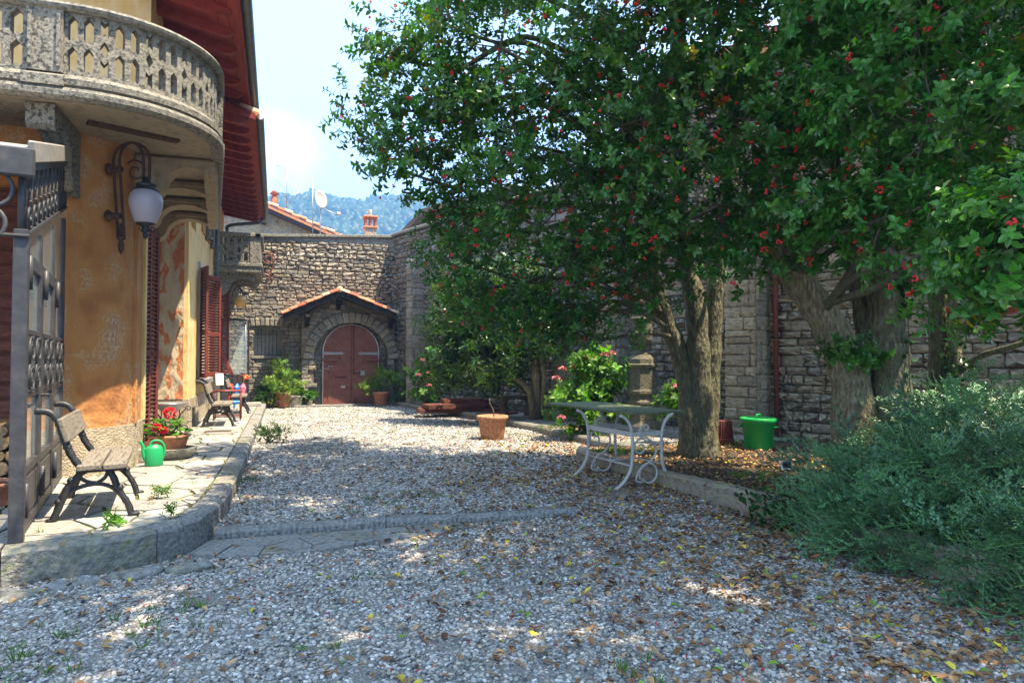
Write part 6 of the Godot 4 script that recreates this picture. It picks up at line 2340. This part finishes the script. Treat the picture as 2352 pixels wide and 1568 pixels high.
func shrubs() -> void:
	# laurel against the corner of the garden wall
	var la := []
	for k in 2:
		la.append(sprig(8, 0.2, 0.15, 0.045, false, 0.1, 0.25, 0.5, 4))
	var l := thing("laurel_bush", "broad dark laurel bush by the wall corner behind the planter", "shrub")
	var root := Vector3(5.55, 0.15, -14.75)
	var lines := []
	lines.append(stem(l, "trunk", [root, D(1232, 880, 15.3), D(1228, 800, 15.3), D(1215, 700, 15.4)], 0.13, 0.06, M.pale_bark))
	lines.append(stem(l, "trunk", [root + Vector3(-.1, 0, .1), D(1215, 900, 15.2), D(1180, 865, 15.4), D(1130, 840, 15.6), D(1080, 800, 15.7)], 0.07, 0.04, M.pale_bark))
	lines.append(stem(l, "trunk", [root + Vector3(.1, 0, 0), D(1250, 880, 15.2), D(1245, 780, 15.2), D(1255, 680, 15.2)], 0.06, 0.04, M.pale_bark))
	var blobs := []
	for b in [[1050, 740, 16.0, .75], [1040, 850, 15.8, .62], [1120, 690, 15.8, .8], [1120, 830, 15.4, .75], [1205, 770, 15.2, .62], [1190, 660, 15.5, .7], [1260, 790, 15.0, .3], [1060, 650, 16.2, .5], [1150, 870, 15.6, .4]]:
		blobs.append([D(b[0], b[1], b[2]), b[3]])
	var laurel_tone := func(b):
		var t: float = b * rf(.7, 1.3)
		return Color(.06 * t * rf(.8, 1.4), .135 * t, .025 * t)
	var hubs := foliage(l, "leaves", blobs, la, 60.0, 10, 0.3, M.holly_leaf, laurel_tone, Vector2(.75, 1.1), -0.1)
	twigs(l, hubs, 0.012, 0.005, M.twig)
	# hydrangeas
	var hy := []
	for k in 2:
		hy.append(sprig(7, 0.18, 0.15, 0.095, false, 0.35, 0.2, 0.25, 5))
	hydrangea("hydrangea", "bright green hydrangea bush with pink heads behind the table", [[D(1330, 890, 12.6), .42], [D(1385, 860, 12.6), .4], [D(1350, 840, 12.5), .3], [D(1310, 940, 12.4), .35], [D(1380, 930, 12.5), .4], [D(1330, 985, 12.2), .28]], hy, [D(1292, 848, 12.3), D(1388, 815, 12.4), D(1277, 869, 12.2), D(1405, 812, 12.4), D(1290, 960, 12.0)], Vector3(5.5, 0.2, -12.0), Color(.12, .28, .035), 60.0)
	hydrangea("hydrangea", "dark hydrangea with pink heads left of the laurel bush", [[D(975, 850, 18.5), .5], [D(965, 890, 18.3), .4], [D(990, 820, 18.6), .3]], hy, [D(971, 827, 18.1), D(960, 862, 18.0), D(986, 857, 18.0), D(985, 886, 18.0)], Vector3(4.05, 0.1, -19.2), Color(.06, .16, .025), 20.0)
	hydrangea("hydrangea", "single hydrangea shoot with a pink head beside the holly trunk", [[D(1542, 905, 11.0), .16], [D(1548, 940, 11.0), .14]], hy, [D(1546, 888, 10.9)], Vector3(6.3, 0.2, -9.7), Color(.1, .24, .03), 120.0)
	# shrubs in the two tubs by the gate
	var pm := []
	for k in 2:
		pm.append(sprig(10, 0.1, 0.09, 0.026, false, 0.5, 0.2, 0.3, 3))
	for q in [["pieris", "dense bright yellow green shrub in the tub left of gate", Vector3(0.2, 0.55, -22.15), [[Vector3(0, .38, 0), .42], [Vector3(-.25, .25, .05), .34], [Vector3(.28, .22, 0), .32], [Vector3(.02, .72, 0), .24], [Vector3(.1, .1, .2), .3]], 120.0], ["pieris", "loose layered shrub in the tub right of the gate", Vector3(3.14, 0.52, -22.0), [[Vector3(-.3, .3, 0), .26], [Vector3(.0, .55, 0), .24], [Vector3(.35, .4, 0), .3], [Vector3(-.45, .1, .05), .2], [Vector3(.05, .3, .1), .24], [Vector3(.6, .3, 0), .2]], 170.0]]:
		var n := thing(q[0], q[1], "shrub", q[2])
		st_stems(n, q[3])
		var tone := func(b):
			var t: float = b * rf(.7, 1.35)
			return Color(.17 * t * rf(.8, 1.3), .3 * t, .035 * t)
		foliage(n, "leaves", q[3], pm, q[4], 5, 0.13, M.soft_leaf, tone, Vector2(.8, 1.15), 0.6)
	# bergenias and low plants
	var bg := [sprig(9, 0.06, 0.2, 0.14, false, 0.6, 0.15, 0.5, 5)]
	for q in [["bergenia", "broad leaved plant in a pot beside the red boards", Vector3(4.02, 0.3, -19.3), .22], ["bergenia", "broad leaved plant at the wall foot left of the gate", Vector3(0.95, 0.42, -22.5), .26], ["bergenia", "pale broad leaved plant left of the bright tub shrub", Vector3(-0.3, 0.35, -22.3), .24], ["bergenia", "dark broad leaved plant behind the bright tub shrub", Vector3(-0.35, 0.6, -22.75), .2]]:
		var n := thing(q[0], q[1], "plant", q[2])
		var tone := func(b):
			var t: float = b * rf(.7, 1.3)
			return Color(.09 * t, .22 * t, .035 * t)
		foliage(n, "leaves", [[Vector3.ZERO, q[3]]], bg, 110.0, 2, 0.05, M.soft_leaf, tone, Vector2(.7, 1.0), 0.9)
	flowerpot("small_red_pot", "small red plastic pot at the end of the red boards", Vector3(4.02, 0.12, -19.3), 0.14, 0.2, M.red_rust_pipe)
	var tc := [sprig(12, 0.06, 0.03, 0.012, false, 0.4, 0.2, 0.2, 2)]
	for q in [["low_shrub", "yellow green cushion plant at the end of the pavement", Vector3(-0.15, 0.2, -22.0), [[Vector3(0, .1, 0), .3], [Vector3(.3, .08, .05), .22]], Color(.2, .24, .04), 260.0], ["low_shrub", "small dark green shrub growing at the kerb of the pavement", Vector3(-0.1, 0.15, -12.8), [[Vector3(0, .1, 0), .2], [Vector3(.18, .08, 0), .14], [Vector3(-.05, .14, .1), .15]], Color(.05, .12, .03), 320.0], ["low_shrub", "low round shrub right of the gate tub", Vector3(3.6, 0.25, -21.6), [[Vector3(0, .1, 0), .24]], Color(.08, .17, .03), 260.0], ["low_shrub", "thin yellow green shrub below the barred window", Vector3(0.15, 1.2, -22.6), [[Vector3(-.25, .15, 0), .2], [Vector3(0, .35, 0), .16], [Vector3(.2, .5, 0), .13]], Color(.13, .18, .02), 200.0], ["fern", "fern fronds at the wall foot right of the gate", Vector3(4.0, 0.3, -21.6), [[Vector3(-.1, .3, 0), .35], [Vector3(.1, .1, 0), .3]], Color(.04, .11, .02), 150.0]]:
		var n := thing(q[0], q[1], "plant", q[2])
		st_stems(n, q[3])
		var cc: Color = q[4]
		var tone := func(b):
			var t: float = b * rf(.7, 1.3)
			return Color(cc.r * t, cc.g * t, cc.b * t)
		foliage(n, "leaves", q[3], tc, q[5], 5, 0.08, M.soft_leaf, tone, Vector2(.9, 1.6), 0.5)
	honeysuckle()

func st_stems(n: Node, blobs: Array) -> void:
	var st := S(true)
	for b in blobs:
		for k in 3:
			var c: Vector3 = b[0] + rdir() * b[1] * 0.6
			tube(st, [Vector3(rf(-.03, .03), -.1, rf(-.03, .03)), c * 0.4 + rdir() * 0.05, c], [0.012, 0.009, 0.004], 5)
	obj("stems", st, M.twig, n)

func hydrangea(called: String, label: String, blobs: Array, meshes: Array, heads: Array, root: Vector3, c: Color, per: float) -> void:
	var n := thing(called, label, "shrub")
	var st := S(true)
	for b in blobs:
		for k in 5:
			tube(st, [root + Vector3(rf(-.12, .12), 0, rf(-.12, .12)), root.lerp(b[0], 0.55) + rdir() * 0.06, b[0] + rdir() * b[1] * 0.6], [0.009, 0.008, 0.005], 5)
	for h in heads:
		tube(st, [root, root.lerp(h, 0.7) + rdir() * 0.05, h], [0.008, 0.007, 0.005], 5)
	obj("stems", st, M.twig, n)
	var tone := func(b):
		var t: float = b * rf(.7, 1.3)
		return Color(c.r * t * rf(.85, 1.3), c.g * t, c.b * t)
	foliage(n, "leaves", blobs, meshes, per, 8, 0.16, M.soft_leaf, tone, Vector2(.6, .9), 0.5)
	for h in heads:
		st = S()
		for k in 70:
			var d := rdir()
			d.y = absf(d.y) * 1.0 - 0.2
			var v := rf(.7, 1.2)
			leaf(st, Transform3D(aim(d + rdir() * 0.6, rf(0, TAU)), h + d.normalized() * Vector3(.06, .04, .06)), .026, .024, .1, .2, false, 3, Color(.62 * v, .14 * v, .2 * v) if rng.randf() < 0.8 else Color(.6, .33, .2))
		obj("flower_head", st, M.petal, n)

func honeysuckle() -> void:
	# a mound of arching sprays with tiny paired leaves
	var sprays := []
	for v in 5:
		var st := S()
		var L := rf(0.38, 0.5)
		var sway := rf(-.07, .07)
		var pts := []
		for k in 9:
			var t := k / 8.0
			pts.append(Vector3(sway * sin(t * 3.0), L * t, -0.2 * t * t))
		st.set_color(Color(1.5, .95, .5))
		tube(st, pts, [.004, .0038, .0035, .003, .003, .0025, .002, .002, .001], 3, false)
		for k in 15:
			var t := (k + 1.0) / 16.0
			var s := 1.0 if k % 2 == 0 else -1.0
			var o := Vector3(sway * sin(t * 3.0), L * t, -0.2 * t * t)
			var len := 0.16 * (1.0 - t * 0.7) * rf(.35, 1.25) + 0.02
			var d := Vector3(s * rf(.4, 1.0), rf(.35, 1.1), rf(-.35, .55)).normalized()
			st.set_color(Color(1.4, 1.1, .5))
			tube(st, [o, o + d * len * 0.6, o + d * len + Vector3(0, 0, .006)], [.0018, .0014, .001], 3, false)
			var nl := int(len / 0.019)
			for q in nl:
				for e in [-1.0, 1.0]:
					var p := o + d * (len * (q + rf(.3, 1.0)) / nl)
					var side: Vector3 = d.cross(Vector3(0, 0, 1)).normalized() * e
					var ld: Vector3 = (side + d * rf(.1, .8) + rdir() * 0.55).normalized()
					var x: Vector3 = ld.cross(Vector3(0, 0, 1)).normalized()
					var w := 0.0095
					var l := rf(.013, .025)
					var young := q > nl - 3
					var b := rf(.45, 1.5)
					st.set_color(Color(2.4 * b, 1.9 * b, .9 * b) if young else Color(b, b, b))
					var z: Vector3 = x.cross(ld) * 0.0015
					quad(st, p, p + ld * l * 0.5 - x * w + z, p + ld * l, p + ld * l * 0.5 + x * w + z)
		sprays.append(mesh_of(st))
	var n := thing("box_honeysuckle", "large spreading bush of arching sprays with tiny blue green leaves", "bush")
	var blobs := [[Vector3(5.10, 0.35, -5.2), .45], [Vector3(5.20, 0.48, -4.5), .72], [Vector3(4.85, 0.35, -3.95), .62], [Vector3(5.10, 0.38, -3.25), .72], [Vector3(5.80, 0.65, -4.5), .66], [Vector3(4.72, 0.13, -3.2), .5], [Vector3(5.80, 0.61, -3.5), .7], [Vector3(5.85, 0.38, -5.3), .4], [Vector3(4.70, 0.23, -4.5), .45], [Vector3(5.20, 0.33, -2.5), .7], [Vector3(6.30, 0.83, -4.9), .5], [Vector3(4.80, 0.10, -2.6), .45], [Vector3(4.40, 0.10, -4.4), .42], [Vector3(4.42, 0.10, -4.0), .4], [Vector3(4.40, 0.10, -3.4), .45], [Vector3(4.45, 0.10, -2.7), .5], [Vector3(4.50, 0.10, -2.1), .5]]
	var st := S(true)
	var sets := [[], [], [], [], []]
	var cols := [[], [], [], [], []]
	for b in blobs:
		var cnt := int(230.0 * b[1] * b[1]) + 20
		for k in cnt:
			var d := rdir()
			if d.y < -0.35:
				d.y = -d.y * 0.5
			d = d.normalized()
			var depth := pow(rng.randf(), 0.45)
			var p: Vector3 = b[0] + d * b[1] * (0.25 + 0.6 * depth)
			if p.y < 0.05:
				p.y = 0.05 + rf(0, .08)
			var out := (d * Vector3(1, .35, 1) + Vector3(0, rf(-.25, .4), 0) + rdir() * 0.4).normalized()
			var x := out.cross(Vector3.UP).normalized()
			var z := x.cross(out).normalized()
			if z.y < 0:
				z = -z
				x = -x
			var s := rf(.7, 1.2)
			var w := rng.randi() % 5
			sets[w].append(Transform3D((rot(out, rf(-.7, .7)) * Basis(x, out, z)).scaled(Vector3(s, s, s)), p))
			var t := rf(.45, 1.4)
			cols[w].append(Color(.11 * t, .25 * t, .125 * t))
			if k % 6 == 0:
				tube(st, [b[0] * Vector3(1, .3, 1) + Vector3(0, .1, 0), b[0].lerp(p, 0.5) + rdir() * .05, p], [0.009, 0.006, 0.003], 4, false)
	obj("stems", st, M.twig, n)
	for w in 5:
		stuff(copies("sprays", sprays[w], M.spray_leaf, sets[w], cols[w], n))

# ---------------------------------------------------------------- what lies on the ground
func on_gravel(x: float, z: float) -> bool:
	var p := Vector2(x, z)
	return not Geometry2D.is_point_in_polygon(p, paved) and not Geometry2D.is_point_in_polygon(p, garden) and not (z < -6.3 and z > -6.52 and x < 2.75 and x > -0.5) and z > -22.2

func litter() -> void:
	# gravel
	var units := []
	for v in 2:
		var st := S(true)
		lump(st, Vector3(1.15, 0.55, 0.85), 20 + v, Vector3.ZERO, 4, 6, 0.3)
		units.append(mesh_of(st))
	var sets := [[], []]
	var cols := [[], []]
	var yaw := atan(544.0 / 1608.0)
	var fwd := Vector2(sin(yaw), -cos(yaw))
	var rgt := Vector2(cos(yaw), sin(yaw))
	for band in [[2.0, 6.0, 2500.0, .0105], [6.0, 9.0, 1700.0, .0125], [9.0, 14.0, 900.0, .016], [14.0, 22.5, 420.0, .02]]:
		var w := lerpf(band[0], band[1], 0.0)
		var total := 0.0
		var half := 0.92
		var area: float = half * (band[1] * band[1] - band[0] * band[0])
		var n := int(area * band[2])
		for k in n:
			var d := sqrt(lerpf(band[0] * band[0], band[1] * band[1], rng.randf()))
			var lat := rf(-half, half) * d
			var x := fwd.x * d + rgt.x * lat
			var z := fwd.y * d + rgt.y * lat
			if x < -2.6 or x > 5.2 or not on_gravel(x, z):
				continue
			if bumps.get_noise_2d(x * 22.0 + 300.0, z * 22.0) > 0.22 and rng.randf() < 0.45:
				continue
			if Vector2((x - 3.75) / 0.75, (z + 7.1) / 0.55).length() < 1.0 + bumps.get_noise_2d(x * 70.0, z * 70.0) and rng.randf() < 0.85:
				continue
			if x > -0.6 and x < 1.5 and z < -5.78 and z > -6.3 and rng.randf() < 0.8:
				continue
			var s: float = band[3] * rf(0.6, 1.5)
			var b := rot(Vector3.UP, rf(0, TAU)) * rot(Vector3.RIGHT, rf(-.5, .5))
			var q := rng.randi() % 2
			sets[q].append(Transform3D(b.scaled(Vector3(s, s, s)), Vector3(x, gh(x, z) + s * rf(.0, .35), z)))
			var r := rng.randf()
			var c: Color
			var v := rf(.5, 1.35)
			if r < 0.6:
				c = Color(.33 * v, .312 * v, .285 * v)
			elif r < 0.8:
				c = Color(.52 * v, .49 * v, .44 * v)
			elif r < 0.93:
				c = Color(.4 * v, .33 * v, .25 * v)
			else:
				c = Color(.1 * v, .095 * v, .095 * v)
			cols[q].append(c)
	for q in 2:
		var o := copies("gravel", units[q], M.pebble, sets[q], cols[q])
		tag(o, ["grey and white rounded gravel covering the courtyard", "flatter grey gravel pebbles mixed through the courtyard"][q], "gravel")
		stuff(o)
	# fallen leaves
	var lm := []
	for v in 4:
		var st := S()
		leaf(st, Transform3D(rot(Vector3.RIGHT, -PI / 2), Vector3(0, 0.004, 0)), .065, .036, rf(.25, .9), rf(-.5, .45), v % 2 == 0, 5)
		lm.append(mesh_of(st))
	sets = [[], [], [], []]
	cols = [[], [], [], []]
	var count := 0
	var guard := 0
	while count < 15000 and guard < 150000:
		guard += 1
		var x := rf(-2.6, 7.4)
		var z := rf(-13.0, -1.6)
		var p := Vector2(x, z)
		var inbed := Geometry2D.is_point_in_polygon(p, garden)
		var inpave := Geometry2D.is_point_in_polygon(p, paved)
		var dens := 0.0
		if inbed:
			dens = 0.55 if z > -9.6 else 0.18
		elif inpave:
			dens = 0.006
		else:
			# thick along the bed and under the table, thinning towards the house
			dens = 0.05 + 0.07 * clampf(x, 0, 1) + 0.95 * pow(clampf((x - 0.2) / 4.0, 0.0, 1.0), 1.9) * (1.0 if z > -8.6 else 0.5) * clampf((z + 12.5) / 2.5, 0.0, 1.0)
			if z < -10.0 and x < 3.4:
				dens *= 0.25
			dens += 0.1 * clampf(1.0 - absf(Vector2(x, z).distance_to(Vector2(-0.9, -5.4)) - 0.1) / 0.7, 0, 1)
			dens += 0.25 * clampf(1.0 - absf(x + 0.28) / 0.15, 0, 1) * (1.0 if z < -6.5 and z > -11 else 0.0)
		dens *= 0.55 + 0.9 * clampf(bumps.get_noise_2d(x * 40.0 + 50, z * 40.0) + 0.5, 0, 1)
		if rng.randf() > dens:
			continue
		count += 1
		var y := 0.185 if inbed else (0.252 if inpave else gh(x, z) + 0.012)
		if inbed and z < -9.6:
			y = 0.205
		var s := rf(.5, 1.1)
		var q := rng.randi() % 4
		var b := rot(Vector3.UP, rf(0, TAU)) * rot(Vector3(rf(-1, 1), 0, rf(-1, 1)).normalized() + Vector3(0.001, 0, 0), rf(-.45, .45))
		sets[q].append(Transform3D(b.scaled(Vector3(s, s, s)), Vector3(x, y + rf(0, .012), z)))
		var r := rng.randf()
		var v := rf(.65, 1.3)
		if r < 0.5:
			cols[q].append(Color(.24 * v, .125 * v, .055 * v))
		elif r < 0.8:
			cols[q].append(Color(.36 * v, .22 * v, .11 * v))
		elif r < 0.9:
			cols[q].append(Color(.1 * v, .05 * v, .03 * v))
		elif r < 0.97:
			cols[q].append(Color(.5 * v, .38 * v, .05 * v))
		else:
			cols[q].append(Color(.2 * v, .3 * v, .05 * v))
	var fl := Node3D.new()
	fl.name = "fallen_leaves"
	add_child(fl)
	tag(fl, "dry brown fallen leaves scattered over gravel and bed", "leaves")
	stuff(fl)
	for q in 4:
		copies("dry_leaves", lm[q], M.dry_leaf, sets[q], cols[q], fl)
	# fallen berries
	var st := S(true)
	lump(st, Vector3.ONE * 0.006, 1, Vector3.ZERO, 4, 6, 0.0)
	var bx := []
	var bc := []
	for k in 380:
		var x := rf(-0.8, 4.3)
		var z := rf(-7.0, -1.8)
		if on_gravel(x, z):
			bx.append(Transform3D(Basis(), Vector3(x, gh(x, z) + 0.012, z)))
			bc.append(Color(.6, .015, .015) if rng.randf() < 0.85 else Color(.02, .015, .02))
	var fb := copies("fallen_berries", mesh_of(st), M.berry, bx, bc)
	tag(fb, "tiny red holly berries dropped on the gravel", "berries")
	stuff(fb)
	# grass and weeds in gravel and joints
	st = S()
	for k in 9:
		var a := rf(0, TAU)
		leaf(st, Transform3D(aim(Vector3(cos(a) * rf(.3, .9), 1, sin(a) * rf(.3, .9)), rf(0, TAU)), Vector3(cos(a), 0, sin(a)) * .006), rf(.03, .06), .005, .1, .5, false, 3)
	var gm := mesh_of(st)
	var gx := []
	var gc := []
	var patches := []
	for c in [[-1.05, -4.35, .5, 190], [-1.35, -4.0, .35, 110], [-0.6, -4.75, .3, 50], [-0.2, -4.3, .25, 40], [0.35, -3.75, .22, 50], [0.15, -3.3, .3, 40], [1.7, -3.0, .14, 50], [1.05, -2.7, .3, 40], [0.6, -5.0, .3, 25], [0.9, -7.0, .4, 45], [1.4, -7.2, .3, 30], [0.6, -12.0, 1.2, 90], [2.2, -14.0, 1.4, 110], [3.4, -12.6, .6, 60], [4.3, -12.4, .5, 80], [0.2, -19.0, .5, 70], [2.0, -20.5, 1.2, 60], [3.5, -18.0, .5, 60], [3.0, -9.5, .8, 50], [-0.28, -8.8, .14, 40], [-0.25, -15.0, .15, 60]]:
		for k in int(c[3] * (0.15 if c[1] > -6.0 else 0.4)):
			var a := rf(0, TAU)
			var r: float = c[2] * pow(rng.randf(), 0.6)
			var x: float = c[0] + cos(a) * r
			var z: float = c[1] + sin(a) * r
			if on_gravel(x, z):
				patches.append(Vector3(x, gh(x, z), z))
	for k in 150:
		var x := rf(-2.1, -0.6)
		var z := rf(-16.0, -5.6)
		if bumps.get_noise_2d(x * 90.0, z * 90.0) > 0.1:
			patches.append(Vector3(x, 0.244, z))
	for c in [Vector2(5.2, -6.6), Vector2(4.6, -9.2), Vector2(4.9, -9.0), Vector2(7.0, -9.3), Vector2(5.3, -11.5), Vector2(5.2, -12.6)]:
		for k in 70:
			patches.append(Vector3(c.x + rf(-.4, .4), 0.185 if c.y > -9.6 else 0.2, c.y + rf(-.3, .3)))
	for p in patches:
		var s := rf(.6, 1.4)
		gx.append(Transform3D(rot(Vector3.UP, rf(0, TAU)).scaled(Vector3(s, s * rf(.6, 1.3), s)), p))
		var v := rf(.7, 1.3)
		gc.append(Color(.1 * v, .2 * v, .025 * v))
	var gr := copies("grass_tufts", gm, M.soft_leaf, gx, gc)
	tag(gr, "small green grass tufts and weeds in gravel and joints", "grass")
	stuff(gr)
	for q in [["weed", "leafy weed below the near bench in the paving", Vector3(-1.15, 0.25, -6.0), .06], ["weed", "leafy green weed in the paving beyond the near bench", Vector3(-0.95, 0.25, -7.1), .06], ["weed", "leafy weed at the inner edge of the curved kerb", Vector3(-0.75, 0.25, -6.15), .05]]:
		var n := thing(q[0], q[1], "weed", q[2])
		var tone := func(b):
			var t: float = b * rf(.7, 1.3)
			return Color(.09 * t, .24 * t, .025 * t)
		foliage(n, "leaves", [[Vector3(0, .04, 0), q[3]]], [sprig(8, 0.06, 0.045, 0.014, false, 0.3, 0.2, 0.3, 3)], 1600.0, 3, 0.03, M.soft_leaf, tone, Vector2(.8, 1.2), 0.8)
